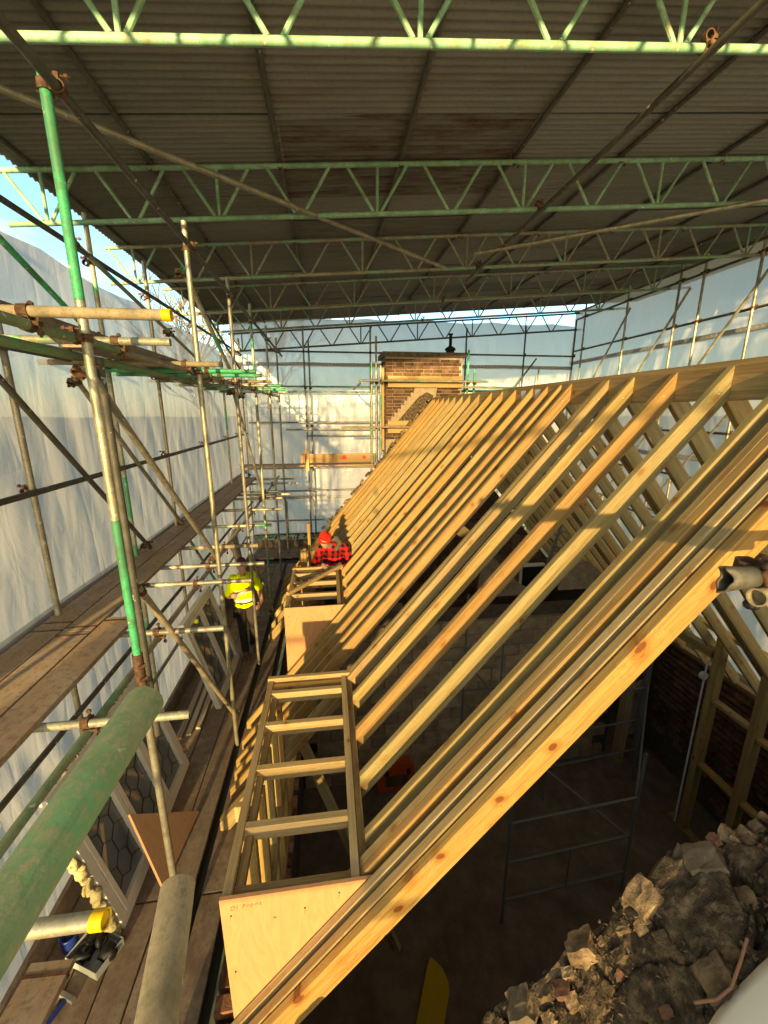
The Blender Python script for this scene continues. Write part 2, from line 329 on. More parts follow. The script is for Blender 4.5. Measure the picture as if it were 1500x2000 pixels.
def tube_mesh(L, r=.0242, n=14, wall=.004):
    key = (round(L, 3), r, n)
    if key in _tc: return _tc[key]
    v = []; f = []
    rings = [(-L / 2 + .03, r - wall), (-L / 2, r - wall), (-L / 2, r), (L / 2, r), (L / 2, r - wall), (L / 2 - .03, r - wall)]
    for x, q in rings:
        for i in range(n):
            a = 2 * math.pi * i / n; v.append((x, q * math.cos(a), q * math.sin(a)))
    for k in range(5):
        for i in range(n):
            j = (i + 1) % n; f.append((k * n + i, k * n + j, (k + 1) * n + j, (k + 1) * n + i))
    f.append(tuple(range(n))); f.append(tuple(5 * n + i for i in reversed(range(n))))
    me = mesh("tube", v, f); me.polygons.foreach_set("use_smooth", [len(p.vertices) == 4 for p in me.polygons])
    try:
        for e in me.edges: pass
        bm = bmesh.new(); bm.from_mesh(me)
        for e in bm.edges:
            if len(e.link_faces) == 2 and e.calc_face_angle(0) > .7: e.smooth = False
        bm.to_mesh(me); bm.free()
    except Exception: pass
    _tc[key] = me; return me
def tube(name, p, q, mat, parent=None, r=.0242, n=14, **kw):
    L = (Vector(q) - Vector(p)).length
    me = tube_mesh(L, r, n)
    if len(me.materials) and me.materials[0] != mat: me = me.copy(); me.materials.clear()
    return mk(name, me, mat, axis(p, q), parent, **kw)
def beam_mesh(L, w, h, c=.0025):
    """timber section w (local y) x h (local z), length along x, eased edges"""
    key = ('b', round(L, 3), w, h)
    if key in _tc: return _tc[key]
    a, b = w / 2, h / 2
    prof = [(-a + c, -b), (a - c, -b), (a, -b + c), (a, b - c), (a - c, b), (-a + c, b), (-a, b - c), (-a, -b + c)]
    v = [(-L / 2, y, z) for y, z in prof] + [(L / 2, y, z) for y, z in prof]
    f = [(i, (i + 1) % 8, 8 + (i + 1) % 8, 8 + i) for i in range(8)] + [tuple(reversed(range(8))), tuple(range(8, 16))]
    f = [tuple(reversed(q)) for q in f]
    me = mesh("timber", v, f); _tc[key] = me; return me
def beam(name, p, q, w, h, mat, parent=None, up=None, **kw):
    L = (Vector(q) - Vector(p)).length
    me = beam_mesh(L, w, h)
    if len(me.materials) and me.materials[0] != mat: me = me.copy(); me.materials.clear()
    return mk(name, me, mat, axis(p, q, up), parent, **kw)
def box(name, lo, hi, mat, parent=None, long='x', **kw):
    """box from corner to corner; local x runs along its long side so that wood grain follows it"""
    lo, hi = Vector(lo), Vector(hi); c = (lo + hi) / 2; d = hi - lo
    if long == 'x': return beam(name, (lo.x, c.y, c.z), (hi.x, c.y, c.z), d.y, d.z, mat, parent, **kw)
    if long == 'y': return beam(name, (c.x, lo.y, c.z), (c.x, hi.y, c.z), d.x, d.z, mat, parent, **kw)
    return beam(name, (c.x, c.y, lo.z), (c.x, c.y, hi.z), d.x, d.y, mat, parent, up=(0, 1, 0), **kw)
def prism(name, poly, th, mtx, mat, parent=None, **kw):
    """polygon in local xz, thickness along local y"""
    n = len(poly); v = [(x, -th / 2, z) for x, z in poly] + [(x, th / 2, z) for x, z in poly]
    f = [tuple(range(n)), tuple(reversed(range(n, 2 * n)))] + [(i, i + n, (i + 1) % n + n, (i + 1) % n) for i in range(n)]
    me = mesh(name, v, f); bm = bmesh.new(); bm.from_mesh(me); bmesh.ops.recalc_face_normals(bm, faces=bm.faces); bm.to_mesh(me); bm.free()
    return mk(name, me, mat, mtx, parent, **kw)
# coupler: two swept bands at right angles with bolts (local z = axis of tube 1, local x = axis of tube 2)
def coupler_mesh():
    bm = bmesh.new()
    def band(mtx, r):
        n = 12; ring = []
        for (x, q) in ((-.021, r), (-.021, r + .007), (.021, r + .007), (.021, r)):
            ring.append([bm.verts.new(mtx @ Vector((q * math.cos(2 * math.pi * i / n), q * math.sin(2 * math.pi * i / n), x))) for i in range(n)])
        for a, b in ((0, 1), (1, 2), (2, 3), (3, 0)):
            for i in range(n):
                j = (i + 1) % n; bm.faces.new((ring[a][i], ring[a][j], ring[b][j], ring[b][i]))
    def bolt(mtx, L, r):
        res = bmesh.ops.create_cone(bm, cap_ends=True, segments=6, radius1=r, radius2=r, depth=L, matrix=mtx)
    band(Matrix.Identity(4), .0245)
    m2 = Matrix.Translation((0, -.056, 0)) @ Matrix.Rotation(rad(90), 4, 'Y')
    band(m2, .0245)
    bmesh.ops.create_cube(bm, size=1, matrix=Matrix.Translation((0, -.028, 0)) @ Matrix.Diagonal((.042, .016, .042, 1)))
    for sx in (1,):
        bmesh.ops.create_cube(bm, size=1, matrix=Matrix.Translation((.042, -.004, 0)) @ Matrix.Diagonal((.026, .02, .034, 1)))
        bolt(Matrix.Translation((.047, .010, 0)) @ Matrix.Rotation(rad(90), 4, 'X'), .085, .0065)
        bolt(Matrix.Translation((.047, .035, 0)) @ Matrix.Rotation(rad(90), 4, 'X'), .016, .013)
        bmesh.ops.create_cube(bm, size=1, matrix=Matrix.Translation((0, -.056, .042)) @ Matrix.Diagonal((.034, .02, .026, 1)))
        bolt(Matrix.Translation((0, -.066, .047)) @ Matrix.Rotation(rad(90), 4, 'X'), .085, .0065)
        bolt(Matrix.Translation((0, -.095, .047)) @ Matrix.Rotation(rad(90), 4, 'X'), .016, .013)
    me = bpy.data.meshes.new("coupler"); bm.to_mesh(me); bm.free(); me.materials.append(M['rust']); return me
CM = coupler_mesh()
def coupler(p, z, x, parent, side=1, label=None):
    """p on tube 1 axis; z dir of tube 1; x dir of tube 2 (tube 2 lies on the -y side)"""
    z = Vector(z).normalized(); x = Vector(x); x = (x - z * x.dot(z)).normalized() * side; y = z.cross(x)
    m = Matrix((x, y, z)).transposed().to_4x4(); m.translation = Vector(p)
    return mk("coupler", CM, M['rust'], m @ Matrix.Rotation(R.uniform(-.12, .12), 4, 'Z'), parent, label=label)
X_, Y_, Z_ = (1, 0, 0), (0, 1, 0), (0, 0, 1)

# ------------------------------------------------------------------ ground and far outside
GZ = -9.2
g = 60; v = []; f = []
for i in range(g + 1):
    for j in range(g + 1):
        u = (i / g * 2 - 1); w_ = (j / g * 2 - 1); x = math.copysign(abs(u) ** 2.2, u) * 700; y = math.copysign(abs(w_) ** 2.2, w_) * 700
        v.append((x, y, noise.noise((x * .03, y * .03, 0)) * min(3, .02 * math.hypot(x, y))))
for i in range(g):
    for j in range(g): a = i * (g + 1) + j; f.append((a, a + g + 1, a + g + 2, a + 1))
mk("ground", mesh("ground", v, f, True), M['ground'], (0, 0, GZ), kind='structure')
def leafball(name, c, rx, ry, rz, n, s, parent, seed):
    rr = random.Random(seed); v = []; f = []
    for k in range(n):
        while True:
            p = Vector((rr.uniform(-1, 1), rr.uniform(-1, 1), rr.uniform(-1, 1)))
            if p.length < 1 and p.length > .35 + .5 * noise.noise(p * 2.2 + Vector((seed, 0, 0))): break
        p = Vector((p.x * rx, p.y * ry, p.z * rz)); a = Vector((rr.gauss(0, 1), rr.gauss(0, 1), rr.gauss(0, 1))).normalized(); b = a.orthogonal().normalized(); q = a.cross(b)
        z = s * rr.uniform(.6, 1.3); i = len(v)
        v += [p + b * z, p + q * z * .5, p - b * z, p - q * z * .5]; f.append((i, i + 1, i + 2, i + 3))
    return mk(name, mesh(name, v, f), M['leaf'], c, parent)
h = root("evergreen_hedge", (-1, 14.2, GZ), "dark evergreen hedge behind the gap under the far sheeting", "hedge")
for k in range(5): leafball("foliage", (-4 + k * 2.1, 14.3, -6.3 + .3 * math.sin(k)), 1.5, .9, 2.75, 3200, .06, h, k)
def bare_tree(loc, H, seed, label):
    rr = random.Random(seed); rt = root("bare_tree", loc, label, "tree"); V = []; F = []; V2 = []; F2 = []
    def seg(p, q, r0, r1, VV, FF, n=4):
        d = (q - p).normalized(); a = d.orthogonal().normalized(); b = d.cross(a); i = len(VV)
        for c_, r_ in ((p, r0), (q, r1)):
            for k in range(n): an = 2 * math.pi * k / n; VV.append(c_ + (a * math.cos(an) + b * math.sin(an)) * r_)
        for k in range(n): FF.append((i + k, i + (k + 1) % n, i + n + (k + 1) % n, i + n + k))
    def grow(p, d, L, r, lvl):
        q = p
        for s_ in range(3):
            nq = q + d * L / 3; seg(q, nq, r * (1 - s_ * .1), r * (.9 - s_ * .1), V if lvl else V2, F if lvl else F2, 4 if lvl else 8)
            q = nq; d = (d + Vector((rr.gauss(0, .12), rr.gauss(0, .12), rr.gauss(.03, .08)))).normalized()
            if lvl >= 1 and lvl < 6: 
                dd = (d + Vector((rr.gauss(0, .6), rr.gauss(0, .6), rr.gauss(.1, .35)))).normalized()
                if rr.random() < .6: grow(q, dd, L * .55, r * .45, lvl + 2)
        if lvl < 6:
            for _ in range(2 if lvl else 4):
                dd = (d + Vector((rr.gauss(0, .45), rr.gauss(0, .45), rr.gauss(.12, .25)))).normalized(); grow(q, dd, L * .72, r * .62, lvl + 1)
    grow(Vector((0, 0, 0)), Vector((0, 0, 1)), H * .32, H * .018, 0)
    mk("trunk", mesh("trunk", V2, F2), M['bark'], loc, rt); mk("crown", mesh("crown", V, F), M['bark'], loc, rt)
bare_tree((-6.2, 25.5, GZ), 17.5, 3, "bare winter tree beyond the far left corner of the sheeting")

# ------------------------------------------------------------------ house shell
RX, RZ, RP = 2.385, .285, 1.18        # ridge x, ridge top z, slope
PA = math.atan(RP)
def rz(x): return RZ - RP * abs(RX - x)
house = root("house_walls", (2.4, 5, GZ), "roofless old house with brick outer walls and bare interior under the new rafters", "house")
def wallbox(name, lo, hi, mat, long='x', **kw): return box(name, lo, hi, mat, house, long, **kw)
wallbox("wall", (-.93, .9, GZ), (-.60, 9.95, -4.25), M['mortar_dark'], 'y', label="left eaves brick wall")
wallbox("wall", (5.80, .25, GZ), (6.12, 9.95, -3.90), M['mortar_dark'], 'y', label="right eaves brick wall")
# gable wall at the far end (pentagon prism) and its blocks
prism("wall", [(-.6, GZ), (5.8, GZ), (5.8, rz(5.8) - .25), (RX, RZ - .25), (-.6, rz(-.6) - .25)], .16, Matrix.Translation((0, 9.62, 0)), M['mortar_dark'], house, label="far gable wall")
floor_o = mk("floor", beam_mesh(9.6, 7.2, .2), M['floor'], axis((2.4, .2, -6.3), (2.4, 9.8, -6.3)), kind='structure')
BLK = beam_mesh(.438, .10, .213, .004)
def blockwall(y, z0, z1, xs, test, name, mat):
    k = 0; z = z0 + .11
    while z < z1:
        x = xs[0] + (.225 if k % 2 else 0)
        while x < xs[1]:
            if test(x, z): mk(name, BLK, mat, Matrix.Translation((x, y + R.uniform(-.004, .004), z)) @ Matrix.Rotation(R.uniform(-.008, .008), 4, 'Y'), house)
            x += .45
        z += .225; k += 1
wallbox("wall", (-.6, 5.79, -6.2), (4.95, 5.93, -3.12), M['mortar_dark'], label="inner block cross wall")
blockwall(5.76, -6.2, -3.2, (-.35, 4.8), lambda x, z: True, "block", M['block'])
blockwall(9.50, -5.8, .2, (.0, 5.6), lambda x, z: z < rz(x) - .55 and x > .2, "block", M['brick_dark'])
# white plastered remains and cut timbers standing above the cross wall
def strut(p, q, w, h_, mat, label=None, name="old_timber"): return beam(name, p, q, w, h_, mat, house, label=label)
strut((2.2, 6.9, -2.0), (4.1, 7.0, -3.6), .05, .20, M['timber_dark'])
strut((4.3, 7.0, -2.85), (5.15, 7.0, -3.5), .04, .10, M['plaster'])
strut((3.5, 7.1, -3.2), (3.5, 7.1, -2.3), .10, .10, M['timber_dark'])
prism("plaster_panel", [(2.5, -3.2), (3.7, -3.2), (3.3, -3.0), (2.6, -2.3)], .05, Matrix.Translation((0, 6.4, 0)), M['block'], house)
prism("plaster_panel", [(4.1, -3.2), (5.3, -3.2), (4.6, -2.65), (4.2, -2.7)], .05, Matrix.Translation((0, 6.5, 0)), M['block'], house)
fr = box("hatch_frame", (3.55, 6.93, -3.35), (3.60, 7.0, -2.85), M['pvc'], house, 'z')
box("hatch_frame", (3.60, 6.93, -2.90), (4.05, 7.0, -2.85), M['pvc'], house)
box("hatch_shade_panel", (3.60, 6.95, -3.35), (4.05, 7.0, -2.90), M['black'], house)  # solid black panel in place of the darkness inside the hatch
# interior details near the cross wall's right end
box("door_jamb", (4.98, 5.5, -6.2), (5.10, 5.66, -3.4), M['timber_pale'], house, 'z', label="pale door lining at the end of the block wall")
tube("soil_pipe", (5.25, 5.45, -6.2), (5.25, 5.45, -3.5), M['hose'], house, r=.055)
for x in (5.42, 5.66): box("old_stud", (x, 6.0, -6.2), (x + .09, 6.1, -3.3), M['timber_dark'], house, 'z')
prism("plaster_patch", [(5.45, -6.0), (5.78, -6.05), (5.79, -4.9), (5.6, -4.85), (5.47, -5.0)], .04, Matrix.Translation((0, 5.94, 0)), M['plaster'], house)
# brick faces of the right wall seen between the studs
BRK = beam_mesh(.215, .10, .065, .004); k = 0; z = -6.0; cnt = 0
while z < -3.95:
    y = 2.4 + (.1125 if k % 2 else 0)
    while y < 5.75:
        if cnt < 290 and (z > -5.6 or y < 4.6):
            mk("brick", BRK, M['brick_dark'], Matrix.Translation((5.775 + R.uniform(-.006, .006), y, z)) @ Matrix.Rotation(rad(90), 4, 'Z'), house); cnt += 1
        y += .225 if z > -5.0 else .45
    z += .105; k += 1
# old brick eaves wall head under the dormers (broken, brick by brick)
for yy in range(34):
    for xx in range(2):
        if R.random() < .1: continue
        for zz in range(2 if (1.7 < 1.0 + yy * .114 < 4.2 and R.random() < .75) else 1):
            mk("wall_head_brick", BRK, M['redfoam'] if R.random() < .5 else M['brick_dark'], Matrix.Translation((-.70 - xx * .0 + (xx - .5) * .24 + .0, 1.0 + yy * .114 + R.uniform(-.01, .01), -4.21 + zz * .075)) @ Matrix.Rotation(R.uniform(-.06, .06), 4, 'Z'), house)
box("wall_plate", (-.60, 1.0, -4.05), (-.50, 9.5, -3.97), M['timber'], house, 'y')
box("wall_plate", (5.74, .4, -3.9), (5.84, 9.5, -3.83), M['timber'], house, 'y')

# ------------------------------------------------------------------ new timber roof
roof = root("timber_roof_frame", (RX, 5, RZ), "new treated pine rafters rising from the eaves to a deep grey ridge board", "roof frame")
HT, RD = .047, .125
def rafter(x0, Y, side=1, label=None, mat=None, x1=None, w=HT, wob=1.0, bird=False):
    """top edge from x0 (foot) to the ridge, plumb cut at both ends"""
    x1 = RX - .024 if x1 is None else x1
    L = (x1 - x0) / math.cos(PA); s = RD * math.tan(PA)
    poly = [(0, 0), (L, 0), (L - s, -RD), (-s, -RD)]
    if not bird: poly = [(0, 0), (L, 0), (L - s, -RD), (-s, -RD)]
    n = 8; top = [(L * i / n, R.uniform(-.0015, .0015) * wob) for i in range(n + 1)]
    poly = top + [((L - s) - L * i / n if i < n else -s, -RD) for i in range(n + 1)]
    bow = R.uniform(-.006, .006) * wob; bz = R.uniform(-.004, .004) * wob
    a, b = -w / 2, w / 2; c = .003; N = len(poly); v = []; f = []
    # eased edges: inset ring on both faces
    cx_ = sum(p[0] for p in poly) / N; 
    for yy, ins in ((a, c), (a + c, 0), (b - c, 0), (b, c)):
        for (px, pz) in poly:
            sb = math.sin(math.pi * min(1, max(0, px / L))); v.append((px, yy + bow * sb, (pz - ins if pz > -RD / 2 else pz + ins) + bz * sb))
    for k in range(3):
        for i in range(N): j = (i + 1) % N; f.append((k * N + i, k * N + j, (k + 1) * N + j, (k + 1) * N + i))
    f.append(tuple(reversed(range(N)))); f.append(tuple(3 * N + i for i in range(N)))
    me = mesh("rafter", v, f); bm = bmesh.new(); bm.from_mesh(me); bmesh.ops.recalc_face_normals(bm, faces=bm.faces); bm.to_mesh(me); bm.free()
    m = Matrix.Translation((x0, Y, rz(x0))) @ Matrix.Rotation(-PA, 4, 'Y')
    if side < 0:
        m = Matrix.Translation((2 * RX - x0, Y, rz(x0))) @ Matrix.Rotation(math.pi, 4, 'Z') @ Matrix.Rotation(-PA, 4, 'Y')
    m = m @ Matrix.Rotation(R.uniform(-.0012, .0012) * wob, 4, 'Z')
    return mk("rafter", me, mat or M['timber'], m, roof, label=label)
EX = -1.17; DX = .135
full = [1.455, 1.508, 1.593, 3.36, 3.41, 3.91, 4.10, 4.36, 4.70, 6.86, 7.26, 7.68, 8.10, 8.48, 8.86, 9.20, 9.36]
for Y in full:
    rafter(EX + R.uniform(-.02, .02), Y, label={1.455: "nearest rafter with large brown knots, sunlit face", 9.36: "farthest rafter against the gable"}.get(Y),
           mat=M['timber_knotty'] if Y == 1.455 else M['timber_pale'] if Y == 1.593 else M['timber_grey'] if Y in (1.508, 3.36) else None)
for Y in (1.682, 1.732): rafter(-.5, Y, mat=M['timber_grey'] if Y > 1.7 else None)
for Y in (1.86, 2.25, 2.66, 3.06, 5.14, 5.54, 5.93): rafter(DX, Y)
for Y in (6.42,): rafter(.32, Y)
for Y in (3.70,): rafter(EX + .02, Y, x1=-.2)
k = 0; Y = .98
while Y < 9.5:
    rafter(-1.17 + .15, Y + R.uniform(-.02, .02), side=-1); Y += .44; k += 1
    if k % 5 == 2: rafter(-1.02, Y - .34, side=-1)
box("ridge_board", (RX - .022, .95, RZ - .225), (RX + .022, 5.35, RZ + .004), M['timber_grey'], roof, 'y')
box("ridge_board", (RX - .022, 5.354, RZ - .222), (RX + .022, 9.5, RZ + .002), M['timber_grey'], roof, 'y')
for yy in (4.55, 4.9): mk("paper_label", beam_mesh(.11, .10, .002), M['paper'], axis((RX - .024, yy - .055, RZ - .1), (RX - .024, yy + .055, RZ - .1), up=(-1, 0, 0)), roof)
# nail plates / screws on rafters near the ridge
SCR = tube_mesh(.006, .0045, 8)
for Y in (1.86, 2.25, 2.66, 3.06, 3.36, 3.91, 4.36, 4.70):
    x = RX - .10; mk("nail_head", SCR, M['paper'], axis((x, Y - .028, rz(x) - .07), (x, Y - .020, rz(x) - .07)), roof)

# ------------------------------------------------------------------ dormers
def dormer(y0, y1, ys, label, first):
    zt = -2.40; r = mk("dormer_frame", None, None, Matrix.Translation((-.25, (y0 + y1) / 2, zt)), roof, label=label)
    P = lambda *a, **k_: box(*a, parent=r, **k_)
    # left top plate (double), right plate pair, posts and sill
    P("top_plate", (-.615, y0 + .02, zt - .047), (-.568, y1, zt), M['timber_pale'], long='y')
    P("top_plate", (-.566, y0 + .02, zt - .10), (-.52, y1 - .01, zt - .052), M['timber_grey'], long='y')
    P("trimmer", (.045, y0 + .02, zt - .125), (.091, y1, zt - .002), M['timber_pale'], long='y')
    P("trimmer", (.093, y0 + .03, zt - .13), (.139, y1 - .05, zt - .045), M['timber_grey'], long='y')
    for Y in ys: P("joist", (-.566, Y - .023, zt - .10), (.043, Y + .023, zt - .003), M['timber_pale'], long='x', label=None)
    P("joist", (-.566, y0 + .05, zt - .155), (.043, y0 + .097, zt - .045), M['timber_grey'], long='x')
    P("joist", (-.566, y1 - .12, zt - .10), (.043, y1 - .075, zt - .012), M['timber'], long='x')
    box("end_board", (-.62, y1 - .045, zt - .17), (.16, y1, zt + .02), M['timber_pale'], parent=r, long='x')
    n = len(ys) + 1
    for i in range(n + 1):
        Y = y0 + .07 + (y1 - y0 - .14) * i / n
        P("stud", (-.60, Y - .023, -3.97), (-.51, Y + .023, zt - .102), M['timber'], long='z')
    P("sill", (-.62, y0 + .03, -3.45), (-.50, y1, -3.40), M['timber_grey'], long='y')
    # plywood cheek: under the top edge, down the roof line, to the eaves
    zb = rz(-.62) - .10
    pl = prism("plywood_cheek", [(-.62, zt + .012), (.165, zt + .012), (.125, rz(.125) + .012 - .02), (-.62, zb)], .018, Matrix.Translation((0, y0 + .008, 0)), M['ply'], r)
    for (sx, sz) in ((-.57, -2.5), (-.58, -2.9), (-.2, -2.52), (-.15, -2.72), (-.45, -3.1), (-.02, -2.45)):
        mk("screw", SCR, M['rust'], axis((sx, y0 - .005, sz), (sx, y0 + .001, sz)), r)
    return r
d1 = dormer(1.625, 3.42, (2.02, 2.43, 2.84, 3.22), "nearest dormer frame, ladder of joists closed by a pencilled plywood cheek", True)
d2 = dormer(4.79, 6.16, (5.22, 5.62, 5.95), "farther dormer frame with plywood cheek in front of the man in the red hat", False)
for (sx, sz) in ((-.4, 0),):
    beam("packer", (-.66, 2.25, -2.62), (-.66, 2.25, -2.5), .05, .04, M['timber_pale'], d1)
# pencil writing
tx = bpy.data.curves.new("pencil", 'FONT'); tx.body = "DI Front"; tx.size = .036; tx.shear = .35; tx.space_character = 1.25; tx.extrude = .0004
to = bpy.data.objects.new("tmp", tx); col.objects.link(to)
dg = bpy.context.evaluated_depsgraph_get(); tm = bpy.data.meshes.new_from_object(to.evaluated_get(dg)); bpy.data.objects.remove(to)
tm.materials.clear()
M['pencil'] = mat_plain("pencil_mark", (.26, .15, .09), .8)
mk("pencil_writing", tm, M['pencil'], Matrix.Translation((-.575, 1.6225, -2.465)) @ Matrix.Rotation(rad(90), 4, 'X') @ Matrix.Rotation(rad(5), 4, 'Z'), d1, kind='stuff')
beam("timber_batten", (-.60, 5.11, -2.345), (.13, 6.05, -2.345), .045, .045, M['timber_pale'], label="loose pine batten lying diagonally across the farther dormer joists", cat="batten")
# start of the third opening beside the man: short posts
d3 = root("dormer_posts", (-.42, 6.8, -3.9), "pair of short upright posts left of the man in the red hat", "post")
for (x, y, z1) in ((-.39, 6.92, -1.88), (-.45, 6.58, -2.22), (-.50, 6.58, -2.24)): box("post", (x - .024, y - .035, -3.9), (x + .024, y + .035, z1), M['timber'], d3, 'z')
box("brace", (-.55, 6.7, -3.3), (-.3, 6.74, -3.2), M['timber'], d3)
# small brick pier beside the man
pier = root("brick_pier", (-.3, 6.95, -4), "small sunlit brick pier between the posts and the man in the red hat", "pier")
for k in range(18):
    for q in range(1): mk("brick", BRK, M['redfoam'], Matrix.Translation((-.24 + (k % 2) * .02, 6.95, -3.9 + k * .075)) @ Matrix.Rotation(R.uniform(-.05, .05), 4, 'Z'), pier)

# ------------------------------------------------------------------ chimney
CY = 9.75; chx0, chx1, chz = 1.33, 3.17, 1.20
ch = root("brick_chimney", (2.25, 10.1, -4), "broad brown brick chimney stack rising behind the far end of the roof", "chimney")
box("core", (chx0 + .02, CY + .02, -1.0), (chx1 - .02, CY + .85, chz), M['mortar'], ch, 'z')
z = -.62; k = 0
while z < chz - .03:
    x = chx0 + (.06 if k % 2 else .11); 
    while x < chx1 - .05:
        w_ = .213 if x + .11 < chx1 else .1
        if x + .1 <= chx1 + .02:
            mk("brick", BRK, M['brick'], Matrix.Translation((min(x, chx1 - .106), CY + .05 + R.uniform(-.003, .003), z)), ch)
        x += .2245
    for yy in (.25, .48, .70): mk("brick", BRK, M['brick'], Matrix.Translation((chx0 + .05, CY + yy + (.0 if k % 2 else .1), z)) @ Matrix.Rotation(rad(90), 4, 'Z'), ch)
    z += .0755; k += 1
cap = box("capping", (chx0 - .06, CY - .05, chz), (chx1 + .06, CY + .92, chz + .10), M['slate'], ch)
pot = root("chimney_pot", (2.94, 10.1, chz + .1), "black metal cowl and stub flue on top of the chimney's right end", "chimney pot")
def lathe(name, prof, loc, mat, parent, n=20, **kw):
    v = []; f = []
    for (r_, z_) in prof:
        for i in range(n): a = 2 * math.pi * i / n; v.append((r_ * math.cos(a), r_ * math.sin(a), z_))
    for k_ in range(len(prof) - 1):
        for i in range(n): j = (i + 1) % n; f.append((k_ * n + i, k_ * n + j, (k_ + 1) * n + j, (k_ + 1) * n + i))
    f.append(tuple(reversed(range(n)))); f.append(tuple((len(prof) - 1) * n + i for i in range(n)))
    return mk(name, mesh(name, v, f, True), mat, loc, parent, **kw)
lathe("base", [(.10, 0), (.10, .10), (.09, .11)], (2.94, 10.1, chz + .10), M['black'], pot)
lathe("hood", [(.13, 0), (.125, .04), (.05, .09)], (2.94, 10.1, chz + .20), M['black'], pot)
lathe("flue", [(.035, 0), (.035, .26), (.055, .27), (.055, .30)], (2.94, 10.1, chz + .27), M['black'], pot)
# lead flashing / render scar stepping down the front of the chimney
fl = []
for i in range(11): 
    x = 2.2 - i * .078; z_ = rz(x) + .22
    fl += [(x, z_ + .05), (x - .078, z_ + .05 - .02)]
poly = [(2.50, .30), (2.52, .50), (2.05, .56)] + [q for i in range(10) for q in ((2.05 - i * .07, .46 - i * .083), (2.05 - i * .07 - .05, .43 - i * .083))][0:20] + [(1.32 + .0, -.42), (2.30, .34)]
poly = [(2.52, .32), (2.56, .56), (2.02, .56)] + [q for i in range(9) for q in ((2.0 - i * .076, .40 - i * .09), (1.93 - i * .076, .42 - i * .09))] + [(1.40, -.40)] 
prism("render_scar", poly, .012, Matrix.Translation((0, CY - .012, 0)), M['mortar'], ch, label="pale stepped mortar scar of an old roof")
prism("lead_soaker", [(2.46, .36), (2.30, .42), (2.12, .32), (1.42, -.46), (1.60, -.55), (2.46, .26)], .02, Matrix.Translation((0, CY - .034, 0)), M['sootstone'], ch, label="dark torn flashing along the old roof line")
for k in range(34):
    t_ = k / 33; x = 2.3 - 2.7 * t_ + R.uniform(-.05, .05)
    mk("verge_rubble", beam_mesh(.12, .09, .05), M['stone'], Matrix.Translation((x, 9.50 + R.uniform(-.03, .05), rz(x) + R.uniform(-.02, .06))) @ Matrix.Rotation(-PA + R.uniform(-.5, .5), 4, 'Y') @ Matrix.Rotation(R.uniform(-.5, .5), 4, 'Z'), house)

# ------------------------------------------------------------------ temporary roof: lattice beams, purlins, corrugated sheets
SL = .079; TA = math.atan(SL)
def zb(x): return 2.02 + SL * (x - .4)
def lattice(Y, x0, x1, label, vlast=None, mat=None, dz=0.0):
    mat = mat or M['truss']
    r = root("lattice_beam", ((x0 + x1) / 2, Y, zb((x0 + x1) / 2) + dz), label, "roof beam")
    P = lambda x, h_: (x, Y, zb(x) + dz + h_)
    tube("bottom_chord", P(x0, 0), P(x1, 0), mat, r); tube("top_chord", P(x0, .45), P(x1, .45), mat, r)
    x = x0 + .35; k = 0; BR = .0125 + .004
    while x < x1 - .3:
        tube("brace", P(x - .31, .43), P(x - .04, .02), mat, r, r=BR, n=8)
        tube("brace", P(x + .04, .02), P(x + .31, .43), mat, r, r=BR, n=8)
        if k % 2 == 0: tube("brace", P(x, .02), P(x, .43), mat, r, r=BR, n=8)
        x += .81; k += 1
    return r
TY = [.86, 2.86, 4.96, 6.88, 8.9, 10.75]
names = ["lattice roof beam overhead at the open end, just behind the first visible one",
         "nearest pale green lattice roof beam, sunlit lower chord across the top of the picture",
         "second green lattice roof beam from the camera, whole web visible",
         "third lattice roof beam from the camera, its diagonals partly bare steel",
         "fourth lattice roof beam from the camera, above the chimney's near side",
         "fifth lattice roof beam from the camera, last one before the far sheeting"]
for Y, nm in zip(TY, names):
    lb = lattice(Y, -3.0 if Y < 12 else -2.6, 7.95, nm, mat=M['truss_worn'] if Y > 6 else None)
    for x in (-1.65, -.4, .84, 2.08, 3.32, 4.56, 5.8):
        coupler((x, Y - .0, zb(x) + .45), Y_, X_, lb, 1)
    for x in ((2.39,) if Y > 1 else ()): coupler((x, Y, zb(x) - .0), X_, Y_, lb, -1)
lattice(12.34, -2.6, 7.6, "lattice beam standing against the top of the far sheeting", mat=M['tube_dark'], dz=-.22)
rf = root("corrugated_roof", (2, 6, 2.5), "temporary roof of dark weathered corrugated iron sheets on tube purlins", "temporary roof")
for x in (-2.72, -1.65, -.4, .84, 2.08, 3.32, 4.56, 5.8, 7.04):
    z_ = zb(x) + .45 + .049
    ym = 6.4 + R.uniform(-.8, .8)
    tube("purlin", (x, .5, z_), (x, ym, z_), M['tube_dark'], rf); tube("purlin", (x, ym + .004, z_), (x, 12.45, z_), M['tube_dark'], rf)
def corr_mesh():
    L = 2.56; Wd = .80; pitch = .0762; n = int(Wd / pitch * 8); v = []; f = []
    for i in range(n + 1):
        y = -Wd / 2 + Wd * i / n; z_ = .0145 * math.sin(2 * math.pi * y / pitch)
        for x in (-L / 2, 0, L / 2): v.append((x, y, z_))
    for i in range(n):
        for k_ in range(2): a = i * 3 + k_; f.append((a, a + 1, a + 4, a + 3))
    me = mesh("corrugated_sheet", v, f, True); return me
CS = corr_mesh(); row = 0; Y = .62
